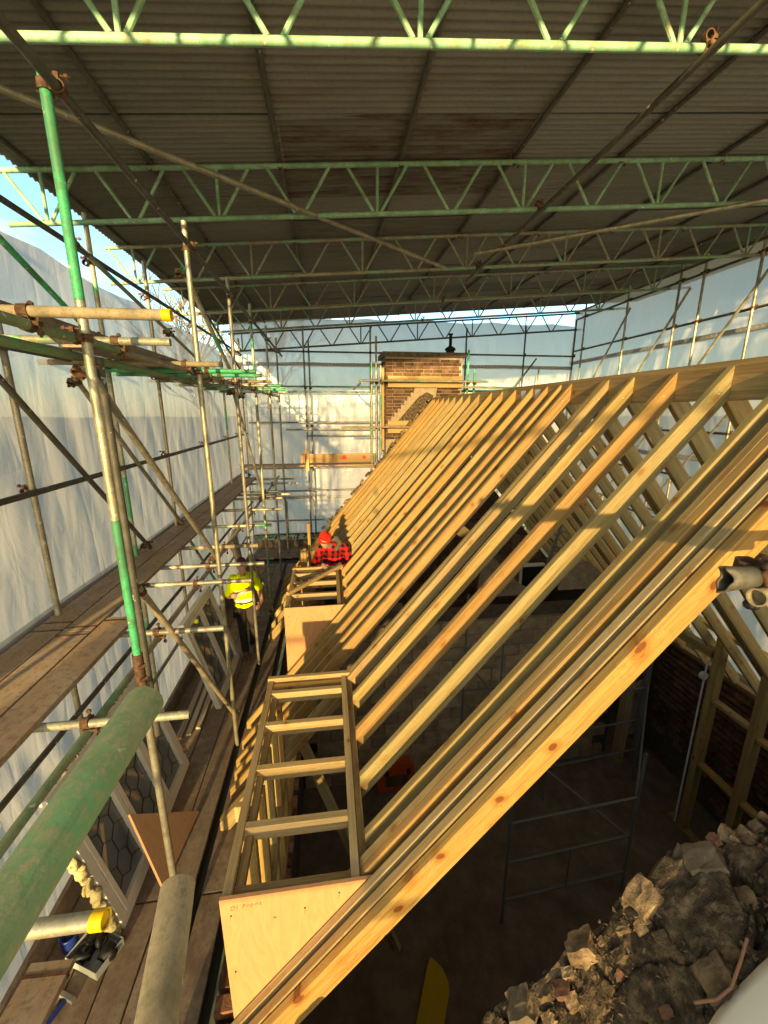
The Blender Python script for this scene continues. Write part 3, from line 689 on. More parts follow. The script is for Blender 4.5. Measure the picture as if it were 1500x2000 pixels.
while Y < 12.4:
    for c_ in range(5):
        x = -1.63 + c_ * 2.48 + (row % 1) * .02; z_ = zb(x) + .45 + .049 + .036 + .004 * ((c_ + row) % 2) + .0025 * (row % 3)
        mk("roof_sheet", CS, M['iron_rust'] if (c_ == 1 and 4.5 < Y < 5.6) or False else M['iron'], Matrix.Translation((x, Y, z_)) @ Matrix.Rotation(-TA + R.uniform(-.0008, .0008), 4, 'Y') @ Matrix.Rotation(R.uniform(-.004, .004), 4, 'Z'), rf)
    Y += .6858; row += 1
# long tubes slung below the beams
lt = tube("scaffold_tube", (2.39, .6, 1.98 + SL * 1.9), (2.39, 7.4, 1.98 + SL * 1.9 - .0), M['tube_dark'], label="long dark tube slung under the roof beams right of centre, running away", cat="scaffold tube")
tube("scaffold_tube", (-2.25, 3.12, 1.93), (1.75, 6.45, 2.02), M['tube'], label="pale brown brace tube crossing diagonally under the roof beams at the left", cat="scaffold tube")
tube("scaffold_tube", (2.05, 6.05, 2.08), (5.6, 4.45, 2.36), M['tube'], label="thin brace tube under the third roof beam, rising to the right", cat="scaffold tube")

# ------------------------------------------------------------------ left scaffold
XI, XO = -1.25, -2.33
ls = root("scaffold", (-1.8, 6, GZ), "tubular scaffold with green and steel standards along the left side", "scaffold")
def std(x, y, z0, z1, mat, par, name="standard"): return tube(name, (x, y, z0), (x, y, z1), mat, par)
inner = [(2.5, 'tube_green', 1.52), (4.47, 'tube_bright', 1.68), (6.16, 'tube', 1.7), (7.77, 'tube_green', 1.75), (9.6, 'tube', 1.75), (11.4, 'tube', 1.8)]
# nearest standard in painted and bare lengths
sa = std(XI, 2.5, -1.50, -.62, M['tube_allgreen'], ls); sb = std(XI, 2.5, -.62, .55, M['tube_bright'], ls); sc_ = std(XI, 2.5, .55, 1.52, M['tube_allgreen'], ls)
st = std(XI + .0, 2.5, -4.7, -1.50, M['tube'], ls); sleeve = tube("sleeve_coupler", (XI, 2.5, -1.72), (XI, 2.5, -1.50), M['rust'], ls, r=.031)
for zz in (-1.57, -1.66): mk("bolt", tube_mesh(.05, .012, 6), M['rust'], axis((XI + .02, 2.44, zz), (XI + .05, 2.48, zz)), sleeve)
std(XI - .06, 2.72, -2.3, .30, M['tube_dark'], ls)
tops = {}
for (y, mt, zt) in inner[1:]:
    std(XI, y, -4.7, zt, M[mt], ls)
for (y, mt) in ((1.0, 'tube'), (3.52, 'tube'), (5.0, 'tube_green'), (6.35, 'tube'), (8.23, 'tube_green'), (10.09, 'tube_green'), (11.36, 'tube'), (12.25, 'tube')):
    s_ = std(XO, y, GZ, 1.9, M[mt], ls)
    for zz in (1.46, .45, -.62, -1.8): coupler((XO, y, zz), Z_, Y_, s_, -1)
# ledgers
for (x, z_, mt, y0, y1) in ((XI + .05, 1.46, 'tube_dark', .4, 12.2), (XO + .05, 1.48, 'tube_dark', -.5, 12.2), (XO + .05, .45, 'tube_dark', -.5, 12.2),
                            (XO + .05, -.62, 'tube_dark', -.5, 12.2), (XI - .05, .37, 'tube_moss', .9, 3.0), (XI - .055, .37, 'tube', 3.004, 11.8), (XO + .055, -1.80, 'tube_dark', -.5, 12.2), (XI - .18, -1.80, 'tube_moss', 1.2, 2.66), (XI - .18, -1.80, 'tube', 2.664, 11.8),
                            (XI - .16, .30, 'tube_moss', .9, 5.5), (XO + .055, -2.6, 'tube_dark', -.5, 12.2), (XO + .055, -3.3, 'tube', -.5, 12.2), (XI + .05, -4.10, 'tube_dark', -.5, 12), (XO + .05, -4.09, 'tube', -.5, 12)):
    l = tube("ledger", (x, y0, z_), (x, y1, z_), M[mt], ls)
    if x > -1.4 and z_ > -2:
        for (y, _, _) in inner:
            if y0 < y < y1: coupler((XI, y, z_), Z_, Y_, l, 1 if x > XI else -1)
# upper transoms (z .43) and lower transoms (z -1.75)
for (y, xe, mt) in ((2.15, -.70, 'tube_sand'), (2.95, -.98, 'tube_green'), (4.25, -.97, 'tube_sand'), (4.95, -.78, 'tube_allgreen'), (5.5, -.80, 'tube_allgreen'), (6.6, -.82, 'tube_sand'), (7.6, -.76, 'tube_green'), (9.0, -.85, 'tube_allgreen'), (10.2, -.85, 'tube')):
    t_ = tube("transom", (-2.55, y, .425), (xe, y, .425), M[mt], ls, n=18)
    coupler((XI - .055, y, .37), Y_, X_, t_, 1); coupler((XO + .05, y, .45), Y_, X_, t_, 1)
    if y < 2.2: tube("end_cap", (xe - .035, y, .425), (xe + .004, y, .425), M['yellow'], t_, r=.0268, n=18)
for (y, xe, mt) in ((2.21, -.87, 'tube_green'), (3.22, -.91, 'tube'), (4.21, -.86, 'tube'), (4.71, -.80, 'tube'), (5.4, -.98, 'tube_sand'), (6.42, -.94, 'tube_green'), (7.51, -.90, 'tube'), (8.5, -.98, 'tube_sand'), (8.91, -.84, 'tube'), (9.25, -1.1, 'tube_bright'), (10.3, -.8, 'tube'), (11.0, -.9, 'tube')):
    t_ = tube("transom", (-2.45, y, -1.75), (xe, y, -1.75), M[mt], ls, n=16)
    coupler((XI - .18, y, -1.80), Y_, X_, t_, 1); coupler((XO + .05, y, -1.80), Y_, X_, t_, 1)
# braces
for (p, q, mt) in (((-2.28, 3.4, 1.30), (-2.28, 4.75, .70), 'tube_allgreen'), ((-2.28, 4.6, 1.52), (-2.28, 6.9, 1.12), 'tube_green'), ((-2.28, 6.9, 1.12), (-2.28, 9.9, .58), 'tube_green'),
                   ((-2.28, 8.4, 2.0), (-2.28, 12.2, 1.0), 'tube_dark'), ((-2.25, 2.9, .62), (-2.25, 5.2, -1.66), 'tube_dark'), ((-1.31, 2.55, .25), (-1.31, 4.68, -1.67), 'tube'),
                   ((-1.31, 2.76, -1.15), (-1.31, 4.78, -3.88), 'tube_sand'), ((-1.31, 4.5, 1.3), (-1.31, 6.9, .2), 'tube_green'), ((-1.31, 6.2, .3), (-1.31, 8.2, -1.7), 'tube'),
                   ((-1.31, 6.3, -2.0), (-1.2, 7.7, -3.9), 'tube_green'), ((-2.25, 6.5, -1.9), (-2.25, 8.4, -3.9), 'tube_green'), ((-2.25, 4.2, .3), (-2.25, 6.4, -1.7), 'tube')):
    b_ = tube("brace", p, q, M[mt], ls)
    d = (Vector(q) - Vector(p)); coupler(Vector(p) + d * .02, d, Z_, b_, 1); coupler(Vector(q) - d * .02, d, Z_, b_, 1)
# board on edge and under the upper lift
def sboard(p, q, label, mat='board', w=.225, up=None, h_=.038):
    r = root("scaffold_board", (Vector(p) + Vector(q)) / 2, label, "scaffold board")
    beam("plank", p, q, w, h_, M[mat], r, up=up)
    d = (Vector(q) - Vector(p)).normalized()
    for e, s_ in ((Vector(p), 1), (Vector(q), -1)):
        mm = axis(e + d * s_ * .06 - d * .01, e + d * s_ * .06 + d * .01, up); mk("end_band", beam_mesh(.02, w + .004, h_ + .004), M['rust'], mm, r)
    return r
sboard((-1.58, 1.2, .475), (-1.58, 5.1, .475), "brown board lying on the upper cross tubes, seen from below near the yellow cap")
sboard((-1.83, 3.5, .475), (-1.83, 7.4, .475), "second brown board on the upper cross tubes, farther along the sheeting")
zb_ = -1.706
sboard((-2.255, -.6, zb_), (-2.255, 3.3, zb_), "outermost walkway board beside the left sheeting, near length", 'board_walk')
sboard((-2.255, 3.31, zb_), (-2.255, 7.2, zb_ + .001), "outermost walkway board beside the left sheeting, middle length", 'board_walk')
sboard((-2.255, 7.21, zb_), (-2.255, 11.1, zb_), "outermost walkway board beside the left sheeting, far length", 'board_walk')
sboard((-2.02, -.7, zb_ + .002), (-2.02, 3.2, zb_), "inner walkway board of the left lift, near length with dark joint beside it", 'board_walk')
sboard((-2.02, 3.21, zb_), (-2.02, 7.1, zb_ + .002), "inner walkway board of the left lift, middle length", 'board_walk')
sboard((-2.02, 7.11, zb_), (-2.02, 11.0, zb_), "inner walkway board of the left lift, far length", 'board_walk')
sboard((-1.785, .4, zb_ - .004), (-1.785, 3.42, zb_ - .004), "short third walkway board lying alongside, its far end just behind the green standard", 'board_walk')

# ------------------------------------------------------------------ deck at eaves level
dk = mk("scaffold_deck", beam_mesh(12.6, 1.31, .012), M['black'], axis((-1.59, -.8, -4.052), (-1.59, 11.8, -4.052)), kind='structure')  # black sheet below the planks stands in for shade in the gaps
dk.hide_render = False
for xi, x in enumerate((-2.10, -1.865, -1.63, -1.395, -1.10)):
    y = -1.15 + (xi % 2) * .0
    for k in range(4):
        y0 = y + 3.95 * k
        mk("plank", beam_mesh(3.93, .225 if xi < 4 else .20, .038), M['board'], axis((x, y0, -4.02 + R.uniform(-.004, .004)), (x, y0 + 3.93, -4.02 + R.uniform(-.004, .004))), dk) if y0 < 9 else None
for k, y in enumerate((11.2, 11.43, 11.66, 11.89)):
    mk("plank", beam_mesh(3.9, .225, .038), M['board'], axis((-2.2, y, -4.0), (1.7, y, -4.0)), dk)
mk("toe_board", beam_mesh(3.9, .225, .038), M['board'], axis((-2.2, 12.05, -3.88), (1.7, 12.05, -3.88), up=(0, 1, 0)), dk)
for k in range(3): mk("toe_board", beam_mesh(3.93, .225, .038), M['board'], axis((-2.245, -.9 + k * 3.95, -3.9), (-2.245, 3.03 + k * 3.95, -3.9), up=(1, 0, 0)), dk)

# ------------------------------------------------------------------ far and right scaffolds
fs = root("scaffold", (2, 12.2, GZ), "far scaffold of thin dark tubes in front of the end sheeting", "scaffold")
YB = 12.2
for (x, z1, mt) in ((-.61, 2.25, 'tube'), (-.47, 1.9, 'tube'), (1.24, 2.3, 'tube'), (1.42, 1.0, 'tube_green'), (4.02, 2.3, 'tube_dark'), (5.8, 2.4, 'tube_dark'), (6.30, 1.2, 'tube_green'), (7.35, 2.6, 'tube_dark'), (-1.3, -2.6, 'tube')):
    s_ = std(x, YB, GZ, z1, M[mt], fs)
    for zz in ((1.58, .62, -.42) if z1 > 1 else (.62,)):
        if zz < z1: coupler((x, YB, zz), Z_, X_, s_, 1)
for (x0, x1, z_, mt) in ((-2.3, 7.3, 1.58, 'tube_dark'), (-2.3, 7.3, .66, 'tube_green'), (-2.0, 4.0, .52, 'tube_green'), (-2.2, 1.6, -.32, 'tube'), (-1.2, 1.6, -.52, 'tube_green'), (-.6, 1.3, -.70, 'tube'), (-2.3, 1.8, -1.62, 'tube'),
                         (-2.3, 1.6, -2.3, 'tube'), (-2.3, 1.6, -3.2, 'tube'), (-2.3, 1.6, -3.62, 'tube_dark')):
    tube("ledger", (x0, YB - .05, z_), (x1, YB - .05, z_), M[mt], fs)
tube("brace", (4.6, YB - .1, -.6), (6.15, YB - .1, 1.5), M['tube_dark'], fs)
sboard((-.78, 11.62, -1.29), (1.30, 11.62, -1.29), "pale golden guard board on edge with two red paint blobs, left of the chimney", 'board_gold', up=(0, 1, 0), w=.25)
for x, s_ in ((.55, .07), (1.0, .05)):
    pass
sboard((-2.6, 11.75, -1.50), (1.3, 11.75, -1.50), "flat board under the golden guard board at the far end", 'board_gold', w=.24)
sboard((-2.6, 11.98, -1.50), (1.3, 11.98, -1.50), "flat board farthest from the camera beside the end sheeting", 'board', w=.225)
o_ = [o for o in bpy.data.objects if o.get('label', '').startswith("pale golden guard")][0]
for x, s_ in ((.42, .075), (.98, .055)):
    n = 14; pl = [(s_ * (1 + .25 * math.sin(3 * a_ + x * 9)) * math.cos(a_), s_ * .8 * (1 + .2 * math.sin(5 * a_)) * math.sin(a_)) for a_ in [2 * math.pi * i / n for i in range(n)]]
    prism("paint_blob", pl, .004, Matrix.Translation((x, 11.598, -1.27)), M['redpaint'], o_)
box("upright_batten", (-.66, 11.5, -1.62), (-.56, 11.56, -1.02), M['board_gold'], o_, 'z')
cs = root("scaffold", (2.2, 9.5, -4), "short green and steel scaffold clamped around the chimney", "scaffold")
for (x, y, z0, z1, mt) in ((1.00, 9.6, -1.2, 1.05, 'tube_green'), (1.12, 9.75, -1.2, 1.62, 'tube'), (1.20, 9.55, -1.0, .98, 'tube_green'), (3.24, 9.62, -.2, 1.35, 'tube_allgreen'), (3.40, 9.62, 0, .92, 'tube_allgreen')):
    s_ = std(x, y, z0, z1, M[mt], cs); coupler((x, y, .62), Z_, X_, s_, 1)
for (p, q, mt) in (((.7, 9.52, .655), (3.7, 9.52, .655), 'tube_green'), ((.3, 9.52, -.36), (2.2, 9.52, -.36), 'tube_sand'), ((3.1, 9.4, .52), (5.9, 9.4, .52), 'tube_green'), ((3.1, 9.8, .45), (5.9, 9.8, .45), 'tube_allgreen'), ((.75, 9.3, .60), (.75, 12.1, .60), 'tube_green')):
    tube("ledger", p, q, M[mt], cs)
for (zc, x0, x1) in ((.72, 1.38, 3.14), (.58, 1.38, 3.14), (-.28, 1.38, 2.1), (-.45, 1.38, 2.0)):
    box("packing_board", (x0, 9.66, zc - .055), (x1, 9.70, zc + .055), M['board_gold'], cs)
box("packing_board", (1.24, 9.70, -.9), (1.30, 9.78, .95), M['board_gold'], cs, 'z')
rs = root("scaffold", (7.4, 7, GZ), "right side scaffold of steel standards and slanting braces before the sheeting", "scaffold")
XR = 7.38
for (y, mt) in ((11.83, 'tube'), (10.09, 'tube_bright'), (8.55, 'tube'), (7.97, 'tube_bright'), (6.85, 'tube_bright'), (5.2, 'tube'), (3.6, 'tube')):
    s_ = std(XR, y, GZ, 2.95, M[mt], rs)
    for zz in (2.63, 1.74, -.42): coupler((XR, y, zz), Z_, Y_, s_, 1)
for z_ in (2.63, 1.74, -.42, -1.35, -2.4): tube("ledger", (XR + .05, 1.5, z_), (XR + .05, 12.3, z_), M['tube_dark'], rs)
tube("ledger", (XR - .05, .5, 2.80), (XR - .05, 12.3, 2.80), M['tube_dark'], rs)
for (y0, y1) in ((9.9, 13.4), (8.2, 11.8), (6.55, 10.1), (5.0, 8.4), (3.3, 6.8)):
    tube("brace", (XR - .06, y0, 2.4), (XR - .06, min(y1, 12.2), 2.4 - 1.32 * (min(y1, 12.2) - y0)), M['tube_bright'], rs)
for (y0, z_) in ((6.0, -2.2), (6.0, -2.45)): tube("transom", (6.4, y0, z_), (7.9, y0, z_), M['tube_green'], rs)
for k, y in enumerate((6.9, 7.6)): tube("ledger", (6.3, y, -1.9 - .2 * k), (6.3, y + 2.0, -1.9 - .2 * k), M['tube_green'], rs)

# ------------------------------------------------------------------ plastic sheeting
def sheetwall(name, p0, ux, Lu, z0, z1, nrm, seed, label, mat, seams, folds=1.0, top=None):
    """vertical sheet panel; p0 start, ux unit direction, nrm inward normal"""
    r = root(name, Vector(p0) + Vector(ux) * Lu / 2 + Vector((0, 0, z0 - p0[2])), label, "plastic sheeting")
    ux = Vector(ux); nrm = Vector(nrm)
    for si in range(len(seams) - 1):
        a, b = seams[si], seams[si + 1]; st_ = .055
        nu = int(Lu / st_); nv = max(4, int((b - a + .1) / .07)); v = []; f = []
        for i in range(nu + 1):
            u = Lu * i / nu
            for j in range(nv + 1):
                t_ = j / nv; zt = b + .05; zlow = a - .06
                if si == len(seams) - 2: zt = b - .04 - .05 * abs(math.sin(u * 1.7)) 
                if si == 0: zlow = a + .06 * noise.noise((u * .7, seed, 0))
                z_ = zlow + (zt - zlow) * t_
                w_ = .07 * noise.noise((u * .55, z_ * .35, seed)) 
                # tension folds: broad radiating creases and fine vertical ones
                q1 = noise.noise((u * 2.2 + z_ * .8, z_ * .7, seed + 5)); q2 = noise.noise((u * 6.5 - z_ * 1.4, z_ * .9, seed + 9)); q3 = noise.noise((u * 5.0, z_ * 6.0, seed + 3))
                w_ += folds * (.045 * (1 - abs(q1) * 2) + .020 * (1 - abs(q2) * 2.2) * (1 - .5 * t_) + .006 * q3)
                w_ *= .35 + .65 * math.sin(math.pi * min(1, max(0, t_)))
                p = ux * u + nrm * (w_ - .01 * (si % 2)) + Vector((0, 0, z_))
                v.append(p)
        for i in range(nu):
            for j in range(nv): q = i * (nv + 1) + j; f.append((q, q + nv + 1, q + nv + 2, q + 1))
        mk("sheet_panel", mesh("sheet_panel", v, f, True), mat, Matrix.Translation((p0[0], p0[1], 0)), r)
        if si > 0 and mat != M['sheet_thin']:
            c = Vector((p0[0], p0[1], a)) + nrm * .05
            me = beam_mesh(Lu, .012, .075)
            vv = []; ff = []; n_ = int(Lu / .15)
            for i in range(n_ + 1):
                u = Lu * i / n_; w_ = .02 * noise.noise((u * 1.2, seed, a)); dz = .02 * noise.noise((u * .8, seed, a + 4))
                for zz in (-.04, .04):
                    for tk in (0, .004): vv.append(ux * u + nrm * (w_ + tk) + Vector((0, 0, zz + dz)))
            for i in range(n_):
                q = i * 4
                for (a1, b1) in ((0, 1), (1, 3), (3, 2), (2, 0)): ff.append((q + a1, q + b1, q + 4 + b1, q + 4 + a1))
            mk("eyelet_band", mesh("eyelet_band", vv, ff), M['band'], Matrix.Translation(c), r)
    return r
sheetwall("plastic_sheeting", (-2.46, .7, 0), (0, 1, 0), 11.8, -4.3, 1.42, (1, 0, 0), 1, "wrinkled translucent sheeting hung along the whole left side", M['sheet'], [-4.3, -1.72, .52, 1.42], folds=.42)
sheetwall("plastic_sheeting", (-2.5, 12.46, 0), (1, 0, 0), 10.0, -3.72, 2.5, (0, -1, 0), 14, "translucent sheeting closing the far end behind the chimney, glowing in the sun", M['sheet_far'], [-3.72, -2.55, 1.28, 2.56], folds=.8)
sheetwall("plastic_sheeting", (7.5, -.6, 0), (0, 1, 0), 13.1, -5.2, 2.9, (-1, 0, 0), 31, "translucent sheeting hung along the right side above the ridge board", M['sheet_far'], [-5.2, -.95, 1.42, 2.92], folds=.8)

sheetwall("plastic_sheeting", (7.5, -1.3, 0), (-1, 0, 0), 10.0, -5.2, 2.5, (0, 1, 0), 52, "thin clear sheeting closing the open end behind the camera", M['sheet_thin'], [-5.2, -1.9, .6, 2.5], folds=.8)
tx = bpy.data.curves.new("print", 'FONT'); tx.body = "pq"; tx.size = .16; tx.extrude = .001
to = bpy.data.objects.new("tmp", tx); col.objects.link(to)
dg = bpy.context.evaluated_depsgraph_get(); tm2 = bpy.data.meshes.new_from_object(to.evaluated_get(dg)); bpy.data.objects.remove(to); tm2.materials.clear()
mk("printed_letters", tm2, M['lead'], Matrix.Translation((7.36, 8.05, -1.52)) @ Matrix.Rotation(rad(-90), 4, 'Z') @ Matrix.Rotation(rad(90), 4, 'X'), bpy.data.objects["plastic_sheeting.002"], kind='stuff')
# ------------------------------------------------------------------ interior: studs, tower, clutter
sw = root("stud_partition", (5.2, 3.9, -6.2), "unfinished pine stud partition standing at the right of the room", "stud wall")
for (y, w_) in ((4.28, .10), (3.66, .09), (3.05, .09), (2.4, .09)):
    box("stud", (5.12, y - .05, -6.15), (5.24, y + .05, -2.93), M['timber'], sw, 'z')
box("head_plate", (5.12, 1.9, -2.925), (5.24, 5.7, -2.87), M['timber'], sw, 'y')
box("sole_plate", (5.12, 1.9, -6.195), (5.24, 4.5, -6.15), M['timber'], sw, 'y')
for i, (ya, yb) in enumerate(((3.72, 4.22), (3.11, 3.60), (2.46, 2.99))):
    for zz in (-3.9 - .06 * (i % 2), -4.95): box("noggin", (5.13, ya, zz - .025), (5.23, yb, zz + .025), M['timber'], sw, 'y')
box("head_joist", (5.1, 4.34, -3.30), (5.22, 5.70, -3.18), M['timber'], sw, 'y')
tube("plastic_conduit", (5.07, 4.33, -6.1), (5.09, 4.36, -3.35), M['paper'], sw, r=.012)
mk("cable_roll", tube_mesh(.05, .055, 16), M['paper'], axis((5.03, 4.30, -3.55), (5.03, 4.35, -3.55)), sw)
tw = root("access_tower", (3.3, 4.3, -6.2), "aluminium access tower frames standing in the dark room", "scaffold tower")
def T(p, q, r_=.02): return tube("tower_tube", p, q, M['hose'], tw, r=r_, n=10)
A = [(1.95, 3.52), (3.66, 3.63)]; B_ = [(3.30, 5.0), (5.0, 5.15)]; C_ = [(1.95, 5.3)]
for (x, y), zt in zip(A + B_ + C_, (-4.1, -4.0, -3.6, -4.2, -2.6)): T((x, y, -6.2), (x, y, zt))
for zz in (-5.85, -5.25, -4.65):
    T((1.95, 3.52, zz), (3.66, 3.63, zz), .016); T((3.30, 5.0, zz + .3), (5.0, 5.15, zz + .3), .016)
T((2.8, 3.57, -5.85), (2.8, 3.57, -5.25), .014)
for (p, q) in (((1.95, 3.52, -4.3), (3.30, 5.0, -5.2)), ((3.66, 3.63, -5.3), (1.98, 5.2, -4.4)), ((3.66, 3.63, -5.0), (5.0, 5.15, -4.3)), ((1.95, 5.4, -4.3), (4.9, 5.4, -4.25)), ((1.95, 5.4, -3.55), (4.9, 5.4, -3.5)), ((2.6, 5.4, -4.9), (2.6, 5.4, -3.5)), ((1.97, 5.3, -3.7), (3.3, 5.0, -5.4))): T(p, q, .015)
ld = root("ladder", (4.4, 7, -3.5), "grey aluminium ladder leaning behind the rafters above the cross wall", "ladder")
for s_ in (0, .33): beam("stile", (3.95 + s_, 6.9, -3.3), (4.6 + s_, 7.1, -1.5), .03, .06, M['hose'], ld)
for k in range(6): t_ = (k + .5) / 6; tube("rung", (3.95 + .65 * t_, 6.9 + .2 * t_, -3.3 + 1.8 * t_), (4.28 + .65 * t_, 6.9 + .2 * t_, -3.3 + 1.8 * t_), M['hose'], ld, r=.014, n=8)
# orange tool case with clasps and handle
tcse = root("tool_case", (.95, 5.55, -6.2), "orange-red plastic tool case standing against the block wall", "tool case")
prism("shell", [(-.30, 0), (.30, 0), (.32, .10), (.30, .42), (.24, .48), (-.24, .48), (-.30, .42), (-.32, .10)], .17, Matrix.Translation((.95, 5.55, -6.2)) @ Matrix.Rotation(rad(-8), 4, 'X'), M['orange'], tcse)
prism("recess", [(-.2, .12), (.2, .12), (.2, .3), (-.2, .3)], .02, Matrix.Translation((.95, 5.452, -6.2)) @ Matrix.Rotation(rad(-8), 4, 'X'), M['rust'], tcse)
for s_ in (-.18, .18): box("clasp", (.95 + s_ - .03, 5.40, -5.80), (.95 + s_ + .03, 5.44, -5.72), M['black'], tcse)
tube("handle", (.86, 5.46, -5.70), (1.04, 5.46, -5.70), M['orange'], tcse, r=.014, n=8)
bb = root("blue_toolbox", (1.1, 4.6, -6.2), "dark blue tool box with black lid on the floor below the rafters", "tool box")
prism("shell", [(-.25, 0), (.25, 0), (.27, .2), (-.27, .2)], .26, Matrix.Translation((1.1, 4.6, -6.2)), M['blue'], bb)
prism("lid", [(-.28, 0), (.28, 0), (.24, .06), (-.24, .06)], .28, Matrix.Translation((1.1, 4.6, -5.998)), M['black'], bb)
tube("handle", (.98, 4.6, -5.90), (1.22, 4.6, -5.90), M['black'], bb, r=.014, n=8)
dr = root("cordless_drill", (.62, 4.75, -6.2), "small red and black cordless drill lying on the room floor", "drill")
tube("motor_body", (.52, 4.75, -6.14), (.70, 4.78, -6.14), M['orange'], dr, r=.035); tube("chuck", (.70, 4.78, -6.14), (.78, 4.79, -6.14), M['black'], dr, r=.02)
beam("grip", (.56, 4.75, -6.15), (.58, 4.62, -6.17), .03, .04, M['black'], dr); beam("battery", (.55, 4.60, -6.165), (.63, 4.61, -6.165), .06, .06, M['black'], dr)
# yellow rounded board on the floor near the gable
n = 16; pts = [(-.13, -.55), (.13, -.55)] + [(.14 - .30 * (i / n) ** 1.6, .28 + .22 * math.sin(math.pi * .5 * i / n)) for i in range(n)] + [(-.14, .40)]
v = [(x, y, 0) for x, y in pts] + [(x, y, .03) for x, y in pts]; N = len(pts)
mk("insulation_offcut", mesh("insulation_offcut", v, [tuple(reversed(range(N))), tuple(range(N, 2 * N))] + [(i, (i + 1) % N, N + (i + 1) % N, N + i) for i in range(N)]), M['yellowpad'],
   Matrix.Translation((.86, 2.78, -6.195)) @ Matrix.Rotation(rad(-28), 4, 'Z'), label="yellow round-ended offcut lying on the dark room floor at the bottom", cat="offcut")
# diagonal prop inside the dormer, small wall box
beam("timber_prop", (-.35, 3.55, -3.3), (.55, 3.1, -5.6), .05, .10, M['timber_grey'], label="slanting pine prop seen through the near dormer frame", cat="prop")

# ------------------------------------------------------------------ things on the deck
def leaded_window(base, top, L, label, panes, y0, tilt_ext=0):
    """casement leaning: bottom edge (x,z)=base, top edge=top, running along +y from y0"""
    bx, bz = base; tx_, tz = top; Hh = math.hypot(tx_ - bx, tz - bz)
    xa = Vector((0, 1, 0)); za = Vector((tx_ - bx, 0, tz - bz)).normalized(); ya = za.cross(xa)   # faces +x / up
    m = Matrix((xa, ya, za)).transposed().to_4x4(); m.translation = Vector((bx, y0, bz))
    r = mk("window_casement", None, None, m.copy(), label=label, cat="window")
    def B(name, x0, x1, z0, z1, d, mat, off=0, par=None):
        lx, lz = x1 - x0, z1 - z0
        if lx >= lz: me = beam_mesh(lx, d, lz); loc = m @ Matrix.Translation(((x0 + x1) / 2, off, (z0 + z1) / 2))
        else: me = beam_mesh(lz, d, lx); loc = m @ Matrix.Translation(((x0 + x1) / 2, off, (z0 + z1) / 2)) @ Matrix.Rotation(rad(-90), 4, 'Y')
        if len(me.materials) and me.materials[0] != mat: me = me.copy(); me.materials.clear()
        return mk(name, me, mat, loc, par or r)
    fw = .07
    B("outer_frame", 0, L, 0, fw, .075, M['pvc']); B("outer_frame", 0, L, Hh - fw, Hh, .075, M['pvc'])
    B("outer_frame", 0, fw, fw, Hh - fw, .075, M['pvc']); B("outer_frame", L - fw, L, fw, Hh - fw, .075, M['pvc'])
    pw = (L - 2 * fw) / panes
    for i in range(panes):
        xa_ = fw + i * pw; sf = B("sash", xa_ + .004, xa_ + .05, fw, Hh - fw, .09, M['pvc'])
        B("sash", xa_ + pw - .05, xa_ + pw - .004, fw, Hh - fw, .09, M['pvc'])
        B("sash", xa_ + .05, xa_ + pw - .05, fw + .002, fw + .05, .088, M['pvc']); B("sash", xa_ + .05, xa_ + pw - .05, Hh - fw - .05, Hh - fw - .002, .088, M['pvc'])
        gx0, gx1, gz0, gz1 = xa_ + .05, xa_ + pw - .05, fw + .05, Hh - fw - .05
        pn = B("pane", gx0, gx1, gz0, gz1, .012, M['glass'])
        # lead cames: diamonds top and bottom, hexagon in the middle
        v = []; f = []
        def line(a, b, t=.0026):
            a, b = Vector((a[0], 0, a[1])), Vector((b[0], 0, b[1])); d = (b - a).normalized(); n_ = Vector((-d.z, 0, d.x)) * t; i0 = len(v)
            for q in (a - n_, a + n_, b + n_, b - n_):
                for yy in (-.011, .011): v.append((q.x, yy, q.z))
            for s in range(4): s2 = (s + 1) % 4; f.append((i0 + s * 2, i0 + s2 * 2, i0 + s2 * 2 + 1, i0 + s * 2 + 1))
            f.append((i0, i0 + 2, i0 + 4, i0 + 6)); f.append((i0 + 7, i0 + 5, i0 + 3, i0 + 1))
        cx_ = (gx0 + gx1) / 2; wq = (gx1 - gx0); rows = 3; dz = (gz1 - gz0) / rows
        for k in range(rows):
            za_, zb2 = gz0 + k * dz, gz0 + (k + 1) * dz; zm = (za_ + zb2) / 2
            line((cx_, za_ + dz * .18), (cx_ - wq * .22, zm - dz * .15)); line((cx_, za_ + dz * .18), (cx_ + wq * .22, zm - dz * .15))
            line((cx_ - wq * .22, zm - dz * .15), (cx_ - wq * .22, zm + dz * .15)); line((cx_ + wq * .22, zm - dz * .15), (cx_ + wq * .22, zm + dz * .15))
            line((cx_ - wq * .22, zm + dz * .15), (cx_, zb2 - dz * .18)); line((cx_ + wq * .22, zm + dz * .15), (cx_, zb2 - dz * .18))
            line((cx_, zb2 - dz * .18), (cx_, min(gz1, zb2 + dz * .18))); line((gx0, zm - dz * .33), (cx_ - wq * .22, zm - dz * .15)); line((gx1, zm - dz * .33), (cx_ + wq * .22, zm - dz * .15))
            line((gx0, zm + dz * .33), (cx_ - wq * .22, zm + dz * .15)); line((gx1, zm + dz * .33), (cx_ + wq * .22, zm + dz * .15))
        mk("lead_cames", mesh("lead_cames", v, f), M['lead'], m, pn)
    mk("window_handle", beam_mesh(.11, .02, .018), M['paper'], m @ Matrix.Translation((fw + pw - .02, .055, Hh * .5)) @ Matrix.Rotation(rad(70), 4, 'Y'), r)
    return r, m, Hh
w1, m1, H1 = leaded_window((-1.76, -4.0), (-2.10, -2.69), 1.58, "long cream window frame with three leaded lights, leaning at the near end of the deck", 3, 2.62)
